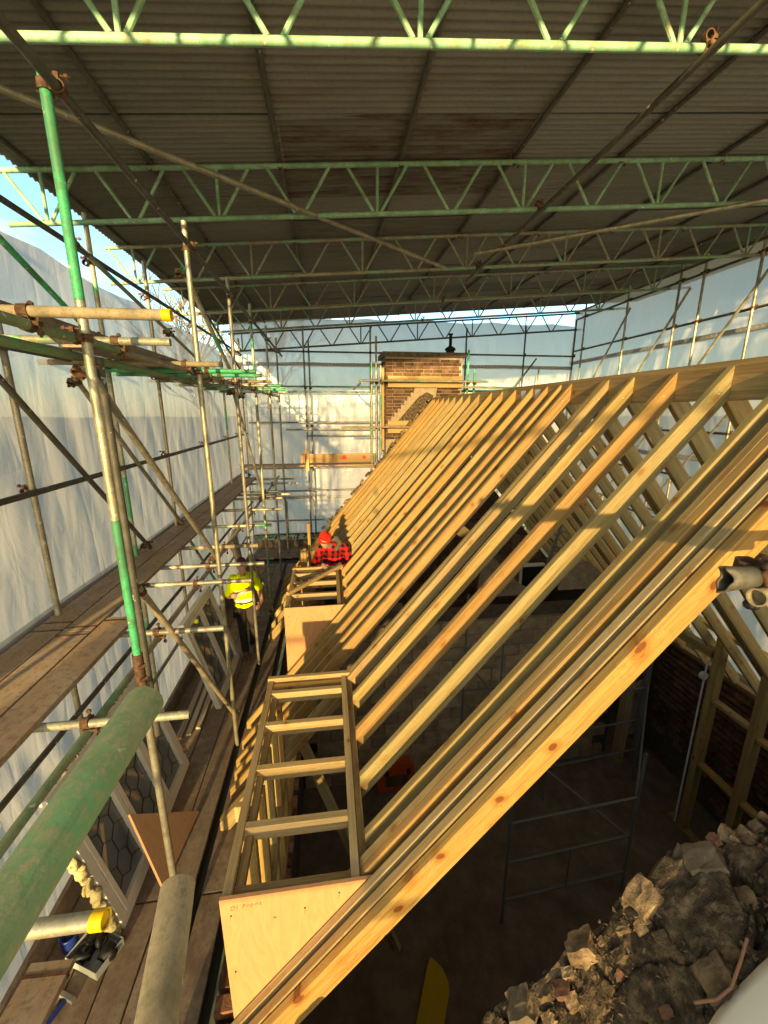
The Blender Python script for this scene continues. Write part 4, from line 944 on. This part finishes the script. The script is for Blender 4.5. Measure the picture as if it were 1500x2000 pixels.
# expanding foam and broken masonry clinging to that frame
def lumpy(name, pts, r0, mat, parent, seed, n=8, amp=.5, **kw):
    bm = bmesh.new(); rr = random.Random(seed)
    for p in pts:
        mm = Matrix.Translation(p) @ Matrix.Rotation(rr.uniform(0, 3), 4, 'X') @ Matrix.Diagonal((r0 * rr.uniform(1 - amp, 1 + amp), r0 * rr.uniform(1 - amp, 1 + amp), r0 * rr.uniform(1 - amp, 1 + amp), 1))
        bmesh.ops.create_icosphere(bm, subdivisions=2, radius=1, matrix=mm)
    for v_ in bm.verts: v_.co += Vector((noise.noise(v_.co * 35), noise.noise(v_.co * 35 + Vector((9, 0, 0))), noise.noise(v_.co * 35 + Vector((0, 9, 0))))) * r0 * .45
    me = bpy.data.meshes.new(name); bm.to_mesh(me); bm.free(); me.polygons.foreach_set("use_smooth", [True] * len(me.polygons))
    return mk(name, me, mat, Matrix.Identity(4), parent, **kw)
foam = []
for k in range(40):
    t_ = k / 39; p = m1 @ Vector((-.035 + .012 * math.sin(k), .0 + R.uniform(-.02, .02), .02 + (H1 * .62) * t_)); foam.append(p)
lumpy("expanding_foam", foam, .030, M['foam'], w1, 4)
lumpy("mortar_lump", [m1 @ Vector((.03 + .05 * k, R.uniform(-.02, .04), -.015)) for k in range(9)], .036, M['redfoam'], w1, 5)
lumpy("mortar_lump", [m1 @ Vector((1.60, R.uniform(-.02, .04),   .02 + .03 * k)) for k in range(8)], .036, M['redfoam'], w1, 6, kind='stuff')
lumpy("mortar_lump", [m1 @ Vector((.05 + 1.5 * k / 30, R.uniform(-.02, .02), H1 + .006)) for k in range(31)], .018, M['stone'], w1, 7)
w2, m2, H2 = leaded_window((-1.62, -4.0), (-1.98, -2.70), 1.25, "smaller leaded window leaning beside the man in the yellow vest", 2, 5.1)
w3 = root("window_frame_stack", (-1.85, 8.4, -4), "stack of grey window frame sections leaning behind the man in the yellow vest", "window frames")
for k in range(6):
    beam("frame_section", (-1.60 - .05 * k, 7.9 + .16 * k, -4.0), (-2.05 - .02 * k, 8.3 + .16 * k, -2.55), .05, .09, M['greybatten'], w3)
# triangular plywood offcut leaning on the first window
tri = [Vector((-1.56, 2.88, -3.98)), Vector((-1.50, 3.42, -3.72)), Vector((-1.90, 2.92, -3.22))]
tri = [Vector((-1.53, 2.86, -3.98)), Vector((-1.44, 3.55, -3.97)), Vector((-1.80, 3.05, -3.36))]
nn = (tri[1] - tri[0]).cross(tri[2] - tri[0]).normalized() * .012
mk("plywood_offcut", mesh("plywood_offcut", [p - nn for p in tri] + [p + nn for p in tri], [(2, 1, 0), (3, 4, 5), (0, 1, 4, 3), (1, 2, 5, 4), (2, 0, 3, 5)]), M['ply_dull'], label="triangular plywood offcut leaning against the near window frame", cat="plywood offcut")
for k, (x, y, w_, lb) in enumerate(((-1.98, 4.6, .07, "peeling white timber strip on the deck nearest the sheeting"), (-1.88, 4.65, .06, "peeling white timber strip lying between two others on the deck"), (-1.79, 4.75, .06, "peeling white timber strip on the deck nearest the roof"))):
    beam("old_white_strip", (x, y, -3.985), (x - .04, y + 1.25, -3.985), w_, .03, M['greybatten'], label=lb, cat="timber strip")
# hammer
hm = root("hammer", (-1.97, 2.2, -4), "claw hammer with dark blue handle on the deck at the bottom left", "hammer")
beam("handle", (-2.05, 1.98, -3.985), (-1.94, 2.24, -3.985), .026, .026, M['blue'], hm)
beam("head", (-1.99, 2.27, -3.985), (-1.88, 2.22, -3.985), .03, .03, M['hose'], hm); beam("claw", (-1.99, 2.27, -3.985), (-2.04, 2.27, -3.995), .02, .015, M['hose'], hm)
tr_ = root("paint_tray", (-1.87, 2.46, -4), "clear grey plastic tray with black rag inside on the deck near the hammer", "tray")
mt_ = Matrix.Translation((-1.87, 2.48, -4.0)) @ Matrix.Rotation(rad(-25), 4, 'Z')
mk("tray_base", beam_mesh(.30, .22, .008), M['clearplastic'], mt_ @ Matrix.Translation((0, 0, .006)), tr_)
for (sx, sy, L_, rot) in ((0, .11, .30, 0), (0, -.11, .30, 0), (.15, 0, .22, 90), (-.15, 0, .22, 90)): mk("tray_side", beam_mesh(L_, .006, .07), M['clearplastic'], mt_ @ Matrix.Translation((sx, sy, .04)) @ Matrix.Rotation(rad(rot), 4, 'Z'), tr_)
lumpy("black_rag", [mt_ @ Vector((R.uniform(-.1, .12), R.uniform(-.07, .07), .05)) for _ in range(9)], .05, M['black'], None, 9, label="crumpled black rag lying in the clear tray", cat="rag")
lathe("blue_pot", [(.045, 0), (.055, .02), (.06, .13), (.062, .14), (.05, .14), (.045, .04)], (-2.08, 2.55, -4.0), M['blue'], None, label="small dark blue plastic pot beside the clear tray", cat="pot")
lathe("white_bottle", [(.04, 0), (.045, .02), (.045, .16), (.02, .2), (.015, .25), (.0151, .26)], (-1.93, 2.74, -4.0), M['paper'], None, label="pale bottle standing behind the foam-covered frame end", cat="bottle")

# ------------------------------------------------------------------ tubes close to the camera
ng = tube("scaffold_tube", (-.262, .525, -.388), (-.285, .13, -.41), M['tube_moss'], n=40, label="very near mossy green guard tube, the thickest tube in the picture", cat="scaffold tube")
nb = tube("scaffold_tube", (-.246, .50, -.695), (-.205, .25, -.70), M['tube_sand'], n=40, label="near sandy brown tube pointing away at the bottom edge", cat="scaffold tube")
yt = tube("scaffold_tube", (-1.2, 1.02, -1.50), (-.70, .99, -1.46), M['tube_bright'], n=28, label="short tube with yellow end cap low at the left edge", cat="scaffold tube")
tube("end_cap", (-.735, .992, -1.463), (-.697, .989, -1.4595), M['yellow'], yt, r=.0272, n=28)
sboard((-1.66, .8, -3.0), (-1.62, 1.85, -3.0), "short pale board under the yellow-capped tube at the bottom left corner", 'board_walk')
# crushed tube end with rusty fitting at the right edge
cr = root("crushed_tube", (1.05, .89, -.44), "crushed open tube end in a rusty clamp at the right edge", "scaffold tube")
v = []; f = []; n = 28
for k, (tt, fl) in enumerate(((0, 0), (.03, .1), (.055, .5), (.08, 1.0))):
    for i in range(n):
        a = 2 * math.pi * i / n; y, z_ = .0245 * math.cos(a), .0245 * math.sin(a)
        y2 = y * (1 - .35 * fl); z2 = z_ * (1 + .40 * fl)
        v.append((-tt - fl * .022 * abs(math.sin(a)) + .004 * fl * math.sin(a * 5), y2, z2))
for k in range(3):
    for i in range(n): j = (i + 1) % n; f.append((k * n + i, k * n + j, (k + 1) * n + j, (k + 1) * n + i))
cme = mesh("crushed_tube", v, f, True)
mc = axis((1.10, .885, -.43), (1.7, .91, -.43)); mc.translation = Vector((1.115, .885, -.432))
co = mk("flattened_end", cme, M['tube_dark'], mc, cr); sm = co.modifiers.new("thick", 'SOLIDIFY'); sm.thickness = .004
tube("clamped_tube", (1.113, .885, -.432), (1.8, .915, -.432), M['tube_dark'], cr, n=24)
tube("clamped_tube", (1.105, .855, -.478), (1.7, 1.02, -.485), M['tube_sand'], cr, n=32)
coupler((1.16, .885, -.432), X_, Z_, cr, 1); coupler((1.21, .89, -.44), X_, (0, .3, 1), cr, -1)
lumpy("rusty_fitting", [Vector((1.135, .86, -.425)), Vector((1.16, .86, -.43)), Vector((1.15, .87, -.40)), Vector((1.18, .86, -.42))], .02, M['rust'], cr, 12)
lumpy("rusty_fitting", [Vector((1.12, .88, -.51)), Vector((1.14, .88, -.52))], .012, M['black'], cr, 13)

# ------------------------------------------------------------------ broken gable wall beside the camera
gw = root("rubble_gable", (.9, .6, -6), "broken stone and brick gable top with soot and rubble at the bottom right", "broken wall")
def gz(x, y):
    z_ = -2.10 + 1.05 * (x - .47) if x < 1.08 else -1.46 + .42 * (x - 1.08)
    return z_
v = []; f = []; nx, ny = 300, 110; X0, X1, Y0, Y1 = -.5, 1.7, .18, .93
for i in range(nx + 1):
    x = X0 + (X1 - X0) * i / nx
    for j in range(ny + 1):
        y = Y0 + (Y1 - Y0) * j / ny
        dd, pp = noise.voronoi((x * 6 + .6 * noise.noise((x * 5, y * 5, 8)), y * 8 + .6 * noise.noise((x * 5, y * 5, 3)), 0)); hb = noise.noise(pp[0] * 7.7)
        n1 = noise.noise((x * 3, y * 3, 1)); n2 = noise.noise((x * 9, y * 9, 4)); n3 = noise.noise((x * 26, y * 26, 7)); n4 = noise.noise((x * 60, y * 60, 2))
        z_ = gz(x, y) + .07 * n1 + .03 * n2 + .016 * n3 + .010 * n4 + .11 * hb - .05 * math.exp(-(dd[1] - dd[0]) * 16)
        hole = math.exp(-(((x - .72) / .16) ** 2 + ((y - .62) / .10) ** 2)); z_ -= .45 * hole
        e = min((y - Y0), (Y1 - y)); 
        yy = y + .03 * noise.noise((x * 8, z_ * 6, 3)) * (1 if j in (0, ny) else .4)
        if j == ny: z_ -= .02
        v.append((x + .015 * n2, yy + (.035 * noise.noise((x * 5, 0, 11)) if j > ny - 4 else 0), z_))
base_i = len(v)
for i in range(nx + 1):
    for j in range(ny):
        if i < nx: a = i * (ny + 1) + j; f.append((a, a + ny + 1, a + ny + 2, a + 1))
for i in range(nx + 1):   # skirts down both faces
    for k, j in ((0, 0), (1, ny)):
        x, y, z_ = v[i * (ny + 1) + j]; v.append((x, y, -3.2)); v.append((x, y, GZ))
for i in range(nx):
    for k, j in ((0, 0), (1, ny)):
        a = i * (ny + 1) + j; b = (i + 1) * (ny + 1) + j; c = base_i + i * 4 + k * 2; d = base_i + (i + 1) * 4 + k * 2
        q = [(a, c, d, b), (c, c + 1, d + 1, d)]
        f += [tuple(reversed(t_)) for t_ in q] if k == 0 else q
mk("wall_core", mesh("wall_core", v, f), M['sootstone'], None, gw)
def stone(p, s, mat, seed, name="stone"):
    bm = bmesh.new(); rr = random.Random(seed)
    bmesh.ops.create_cube(bm, size=1)
    bmesh.ops.subdivide_edges(bm, edges=bm.edges, cuts=3, use_grid_fill=True)
    for v_ in bm.verts:
        q = v_.co * 2; ln = max(abs(q.x), abs(q.y), abs(q.z)); v_.co = v_.co * (1 - .10 * (q.length - 1))
        v_.co += Vector((noise.noise(v_.co * 3 + Vector((seed, 0, 0))), noise.noise(v_.co * 3 + Vector((0, seed, 0))), noise.noise(v_.co * 3 + Vector((0, 0, seed))))) * .16
        v_.co = Vector((v_.co.x * s[0], v_.co.y * s[1], v_.co.z * s[2]))
    me = bpy.data.meshes.new(name); bm.to_mesh(me); bm.free()
    m = Matrix.Translation(p) @ Matrix.Rotation(rr.uniform(-.5, .5), 4, 'Z') @ Matrix.Rotation(-.7 + rr.uniform(-.3, .3), 4, 'Y') @ Matrix.Rotation(rr.uniform(-.25, .25), 4, 'X')
    return mk(name, me, mat, m, gw)
def surf(x, y):
    return gz(x, y) + .09 * noise.noise((x * 3, y * 3, 1)) + .055 * noise.noise((x * 9, y * 9, 4)) - .45 * math.exp(-(((x - .72) / .16) ** 2 + ((y - .62) / .10) ** 2))
for k in range(120):
    x = R.uniform(.15, 1.6); y = R.choice((R.uniform(.80, .93), R.uniform(.30, .92)))
    if abs(x - .72) < .15 and abs(y - .62) < .11: continue
    s = R.uniform(.02, .055)
    stone((x, y, surf(x, y) + .008), (s, s * R.uniform(.6, 1), s * R.uniform(.35, .7)), R.choice((M['stone'], M['stone'], M['stone'], M['slate'], M['brick_dark'])), k)
for k, (x, y, s) in enumerate(((.60, .89, .12), (.80, .90, .12), (.99, .89, .13), (1.17, .88, .13), (1.02, .66, .12), (1.26, .62, .20), (.90, .50, .13), (1.44, .80, .22), (.44, .87, .15), (.26, .87, .16), (1.10, .50, .16))):
    stone((x, y, surf(x, y) + .015), (s * .8, s * .7, .05), M['slate'] if k % 3 == 0 else M['stone'], 200 + k)
# gravel of mortar crumbs: nobody could count it
v = []; f = []
for k in range(5200):
    x = R.uniform(.1, 2.0); y = R.uniform(.22, .92); s = R.uniform(.003, .011)
    z_ = gz(x, y) + .09 * noise.noise((x * 3, y * 3, 1)) + .055 * noise.noise((x * 9, y * 9, 4)) + .028 * noise.noise((x * 26, y * 26, 7)) + .01
    z_ -= .45 * math.exp(-(((x - .72) / .16) ** 2 + ((y - .62) / .10) ** 2))
    i = len(v); q = [Vector((R.gauss(0, 1), R.gauss(0, 1), R.gauss(0, 1))).normalized() * s for _ in range(4)]
    v += [Vector((x, y, z_)) + a for a in q]; f += [(i, i + 1, i + 2), (i, i + 2, i + 3), (i, i + 3, i + 1), (i + 1, i + 3, i + 2)]
mk("mortar_crumbs", mesh("mortar_crumbs", v, f), M['stone'], None, gw, kind='stuff')
prism("wall", [(1.66, GZ), (6.1, GZ), (6.1, rz(6.1) - .1), (RX, RZ - .1), (1.66, -1.1)], .70, Matrix.Translation((0, .56, 0)), M['mortar_dark'], gw, label="right half of the gable")
prism("wall", [(-.93, GZ), (-.5, GZ), (-.5, -3.2), (-.93, -3.6)], .70, Matrix.Translation((0, .56, 0)), M['mortar_dark'], gw)
# coral cable on the rubble
cp = [Vector((x_, y_, gz(x_, y_) + .04)) for x_, y_ in ((1.10, .675), (1.06, .65), (1.015, .625), (.98, .625), (.94, .645))]
cab = root("cable_offcut", cp[0], "short coral-coloured cable bent over the rubble at the bottom right corner", "cable")
for a, b in zip(cp[:-1], cp[1:]): tube("cable_run", a, b, M['cable'], cab, r=.004, n=8)
# white sack lying on the near side of the wall top
v = []; f = []; n1_, n2_ = 30, 16
for i in range(n1_ + 1):
    for j in range(n2_ + 1):
        u, w_ = i / n1_, j / n2_
        x = .80 + .85 * u; y1_ = .565 + .24 * (x - .80) + .008 * math.sin(x * 21); y = .20 + (y1_ - .20) * w_
        bul = .11 * (1 - w_ ** 5) * (1 - (1 - min(1, u * 5)) ** 2) + .012 * noise.noise((u * 6, w_ * 5, 5))
        v.append((x, y, gz(x, y) + .03 + bul))
for i in range(n1_):
    for j in range(n2_): a = i * (n2_ + 1) + j; f.append((a, a + n2_ + 1, a + n2_ + 2, a + 1))
mo = mk("white_sack", mesh("white_sack", v, f, True), M['white'], None, label="sunlit white sack corner at the bottom right of the picture", cat="sack")
sm = mo.modifiers.new("thick", 'SOLIDIFY'); sm.thickness = .02

# ------------------------------------------------------------------ people
def limb_mesh(name, chains, mat, m, parent, voxel=.012, smooth=3):
    bm = bmesh.new()
    for ch_ in chains:
        for k, (p, r_) in enumerate(ch_):
            sx = (1, 1, 1)
            if isinstance(r_, tuple): sx = tuple(a / r_[0] for a in r_); r0 = r_[0]
            else: r0 = r_
            bmesh.ops.create_icosphere(bm, subdivisions=2, radius=r0, matrix=Matrix.Translation(p) @ Matrix.Diagonal((*sx, 1)))
        for (p, ra), (q, rb) in zip(ch_[:-1], ch_[1:]):
            pv, qv = Vector(p), Vector(q); L = (qv - pv).length
            ra_ = ra if isinstance(ra, tuple) else (ra, ra, ra); rb_ = rb if isinstance(rb, tuple) else (rb, rb, rb)
            steps = max(1, int(L / (.5 * min(ra_[0], rb_[0]) + 1e-4)))
            for s in range(1, steps):
                t_ = s / steps; rr = [ra_[i] * (1 - t_) + rb_[i] * t_ for i in range(3)]
                bmesh.ops.create_icosphere(bm, subdivisions=1 if rr[0] < .02 else 2, radius=1, matrix=Matrix.Translation(pv.lerp(qv, t_)) @ Matrix.Diagonal((*rr, 1)))
    me = bpy.data.meshes.new(name); bm.to_mesh(me); bm.free()
    o = mk(name, me, mat, m, parent)
    md = o.modifiers.new("skin", 'REMESH'); md.mode = 'VOXEL'; md.voxel_size = voxel; md.use_smooth_shade = True
    if smooth: ms = o.modifiers.new("ease", 'SMOOTH'); ms.iterations = smooth; ms.factor = .5
    return o
def hand(wrist, fwd, side, up, s=1.0, curl=.5):
    """palm and five fingers as chains; fwd = pointing direction, side = towards the thumb"""
    w_ = Vector(wrist); F_ = Vector(fwd).normalized(); S = Vector(side); S = (S - F_ * S.dot(F_)).normalized(); U = F_.cross(S)
    out = [[(w_, .026), (w_ + F_ * .045 + S * .012, .022), (w_ + F_ * .08 + S * .015, .018)], [(w_, .024), (w_ + F_ * .045 - S * .015, .020), (w_ + F_ * .08 - S * .022, .016)]]
    D = -U if U.z > 0 else U
    for i, (o_, L) in enumerate(((.027, .068), (.009, .076), (-.010, .072), (-.028, .056))):
        b = w_ + F_ * .085 + S * o_; k1 = b + F_ * L * .5 + D * L * .12 * curl; k2 = k1 + F_ * L * .3 + D * L * .35 * curl; k3 = k2 + F_ * L * .12 + D * L * .3 * curl
        out.append([(b, .0095), (k1, .009), (k2, .008), (k3, .007)])
    b = w_ + F_ * .02 + S * .025; out.append([(b, .013), (b + S * .028 + F_ * .02, .011), (b + S * .038 + F_ * .05 + D * .01, .009)])
    return out
def face_bits(head, hr, look, par, m, beard=False):
    """eyes, nose, mouth and ears as chains/objects around a head centre (local space)"""
    L_ = Vector(look).normalized(); S = L_.cross(Vector((0, 0, 1))).normalized(); U = S.cross(L_)
    h = Vector(head); ch_ = [[(h + L_ * hr * .92 + U * .0, .012), (h + L_ * (hr * 1.12) - U * .022, .014)],
                             [(h + L_ * hr * .80 - U * .055 + S * .02, .013), (h + L_ * hr * .84 - U * .055, .014), (h + L_ * hr * .80 - U * .055 - S * .02, .013)]]
    for s in (-1, 1): ch_.append([(h + S * s * hr * .86 + U * .012, (.010, .016, .020)), (h + S * s * hr * .88 - U * .018, .010)])
    for s in (-1, 1):
        lathe("eye", [(.0115, -.003), (.0115, .003)], m @ Matrix.Translation(h + L_ * hr * .90 + S * s * .031 + U * .012) @ L_.to_track_quat('Z', 'Y').to_matrix().to_4x4(), M['black'], par, n=8)
    return ch_
# man in the red hat and plaid jacket, leaning over the farther dormer
rp = (.02, 6.62, -3.60)
pr = root("person", rp, "man in red knitted hat and red and black plaid jacket bending over the farther dormer", "person")
mr = Matrix.Translation(rp)
hd = Vector((-.13, -.30, 1.60)); look = (-.38, -.48, -.85)
ch_ = [[((0, -.02, 1.40), .06), (hd + Vector((0, .03, -.10)), .056)], [(hd, (.077, .092, .098)), (hd + Vector((-.012, -.035, -.055)), (.058, .062, .05))]]
ch_ += face_bits(hd, .092, look, pr, mr)
ch_ += [[((.20, -.36, .99 + .02), .034), ((.10, -.50, 1.225), .028)]] + hand((.10, -.47, 1.245), (-.3, -.8, -.1), (-1, 0, 0), None)
ch_ += [[((-.27, -.36, 1.10), .034), ((-.17, -.50, 1.23), .028)]] + hand((-.17, -.48, 1.25), (.3, -.8, -.1), (1, 0, 0), None)
ch_ += [[((0, 0, 1.40), .08), ((0, 0, 1.0), .12), ((.09, 0, .85), .08), ((.10, .0, .45), .055), ((.10, .02, .08), .04)], [((0, 0, 1.0), .12), ((-.09, 0, .85), .08), ((-.10, 0, .45), .055), ((-.10, .02, .08), .04)]]
limb_mesh("body", ch_, M['skin'], mr, pr, .009, 2)
limb_mesh("plaid_jacket", [[((0, -.10, 1.40), (.13, .10, .09)), ((0, -.03, 1.22), (.20, .14, .13)), ((0, .03, .98), (.19, .14, .13)), ((0, .04, .80), (.19, .14, .08))],
                           [((.18, -.09, 1.39), .078), ((.29, -.14, 1.14), .068), ((.30, -.20, 1.06), .064), ((.14, -.43, 1.20), .048)],
                           [((-.18, -.09, 1.39), .078), ((-.31, -.14, 1.16), .068), ((-.32, -.22, 1.08), .064), ((-.19, -.43, 1.21), .048)]], M['plaid'], mr, pr, .011, 3)
limb_mesh("hood", [[((-.13, -.13, 1.47), .042), ((-.06, .0, 1.51), .050), ((.05, .0, 1.52), .052), ((.11, -.10, 1.47), .045), ((.05, -.20, 1.40), .035)]], M['hood'], mr, pr, .011, 2)
limb_mesh("knitted_hat", [[(hd + Vector((.015, -.005, .045)), (.097, .104, .088)), (hd + Vector((-.01, -.05, .08)), (.080, .082, .075)), (hd + Vector((-.02, -.085, .125)), .050)]], M['redwool'], mr, pr, .010, 2)
limb_mesh("hat_brim", [[(hd + Vector((.09 * math.cos(a), .09 * math.sin(a) - .02, .018 + .045 * math.sin(a))), .018) for a in [2 * math.pi * i / 12 for i in range(13)]]], M['redwool'], mr, pr, .009, 1)
limb_mesh("trousers", [[((0, .04, .86), (.17, .12, .08)), ((.09, .02, .78), .10), ((.11, 0, .45), .078), ((.11, .02, .08), .07)], [((-.09, .02, .78), .10), ((-.11, 0, .45), .078), ((-.11, .02, .08), .07)]], M['trouser'], mr, pr, .013, 2)
for s in (-1, 1): limb_mesh("boot", [[((.11 * s, .04, .05), .052), ((.11 * s, -.08, .045), (.048, .06, .04)), ((.11 * s, -.15, .035), (.045, .05, .032))]], M['boot'], mr, pr, .012, 1)
pf = root("inner_platform", (.3, 6.75, -3.62), "boarded platform inside the roof under the man in the red hat", "platform")
for k in range(4): beam("plank", (-.5, 6.35 + k * .235, -3.62), (1.3, 6.35 + k * .235, -3.62), .225, .038, M['board'], pf)
for x in (-.4, 1.1): box("joist", (x, 6.2, -3.84), (x + .05, 7.25, -3.642), M['timber_grey'], pf, 'y'); 
for x in (-.4, 1.1): box("post", (x - .002, 6.3, -6.2), (x + .052, 6.4, -3.842), M['timber_grey'], pf, 'z')
# man in the high visibility shirt
hp = (-1.46, 6.48, -3.998)
ph = root("person", hp, "man in yellow high visibility shirt and maroon hat walking on the left deck", "person")
mh = Matrix.Translation(hp) @ Matrix.Rotation(rad(24), 4, 'Z') @ Matrix.Diagonal((.9, .95, 1, 1))
hd = Vector((-.03, -.16, 1.60)); look = (.25, -.8, -.55)
ch_ = [[((0, -.03, 1.42), .058), (hd + Vector((0, .02, -.10)), .055)], [(hd, (.076, .092, .098)), (hd + Vector((.006, -.035, -.055)), (.056, .06, .05))]] + face_bits(hd, .092, look, ph, mh)
ch_ += [[((.20, -.03, 1.36), .062), ((.27, -.02, 1.10), .050), ((.25, -.22, .98), .036), ((.20, -.30, .97), .030)]] + hand((.19, -.31, .97), (-.5, -.8, 0), (-.5, 0, 1), None, curl=.9)
ch_ += [[((-.20, -.03, 1.36), .062), ((-.27, -.02, 1.10), .050), ((-.16, -.24, 1.16), .036), ((-.06, -.31, 1.24), .030)]] + hand((-.05, -.32, 1.25), (.7, -.5, .4), (0, -.2, 1), None, curl=1.0)
ch_ += [[((0, 0, 1.40), .08), ((0, 0, 1.0), .12), ((.09, 0, .88), .08), ((.10, -.02, .48), .055), ((.11, .10, .09), .04)], [((0, 0, 1.0), .12), ((-.09, 0, .88), .08), ((-.09, -.06, .48), .055), ((-.08, -.08, .09), .04)]]
limb_mesh("body", ch_, M['skin'], mh, ph, .009, 2)
sh = limb_mesh("high_visibility_shirt", [[((0, -.03, 1.42), (.11, .085, .06)), ((0, -.01, 1.30), (.19, .125, .11)), ((0, .01, 1.05), (.175, .13, .12)), ((0, .01, .90), (.185, .14, .08))],
                                    [((.17, -.02, 1.38), .078), ((.27, -.02, 1.14), .072)], [((-.17, -.02, 1.38), .078), ((-.27, -.02, 1.14), .072)]], M['hivis'], mh, ph, .011, 3)
def ringband(z_, rx_, ry_, h_, mat, m, par, cy=0.0):
    n = 28; v = []; f = []
    for k in range(2):
        for i in range(n): a = 2 * math.pi * i / n; v.append((rx_ * math.cos(a), cy + ry_ * math.sin(a), z_ + (k - .5) * h_))
    for i in range(n): j = (i + 1) % n; f.append((i, j, n + j, n + i))
    o = mk("reflective_band", mesh("reflective_band", v, f, True), mat, m, par); q = o.modifiers.new("thick", 'SOLIDIFY'); q.thickness = .006
ringband(1.16, .189, .140, .055, M['silver'], mh, ph); ringband(1.00, .186, .143, .055, M['silver'], mh, ph)
limb_mesh("knitted_hat", [[(hd + Vector((0, .02, .045)), (.093, .104, .080)), (hd + Vector((0, .02, .10)), (.075, .085, .06))]], M['maroon'], mh, ph, .010, 2)
limb_mesh("hair", [[(hd + Vector((0, .055, -.02)), (.075, .06, .07))]], M['hair'], mh, ph, .011, 1)
limb_mesh("trousers", [[((0, .0, .93), (.165, .12, .07)), ((.09, .0, .82), .105), ((.105, -.02, .48), .078), ((.11, .10, .11), .068)], [((-.09, .0, .82), .105), ((-.095, -.06, .48), .078), ((-.08, -.08, .11), .068)]], M['trouser'], mh, ph, .013, 2)
for s, (bx_, by_) in ((1, (.11, .10)), (-1, (-.08, -.08))): limb_mesh("boot", [[((bx_, by_ + .03, .055), .055), ((bx_, by_ - .08, .045), (.048, .06, .042)), ((bx_, by_ - .16, .037), (.046, .05, .034))]], M['boot'], mh, ph, .012, 1)
tb = root("tool_pouch", hp, "black tool pouch hanging at the hip of the man in the yellow shirt", "tool pouch")
prism("pouch", [(-.06, -.2), (.06, -.2), (.07, 0), (-.07, 0)], .09, mh @ Matrix.Translation((.20, -.02, .86)) @ Matrix.Rotation(rad(80), 4, 'Z'), M['black'], tb)
prism("pouch", [(-.05, -.14), (.05, -.14), (.06, 0), (-.06, 0)], .07, mh @ Matrix.Translation((-.20, -.04, .86)) @ Matrix.Rotation(rad(80), 4, 'Z'), M['black'], tb)
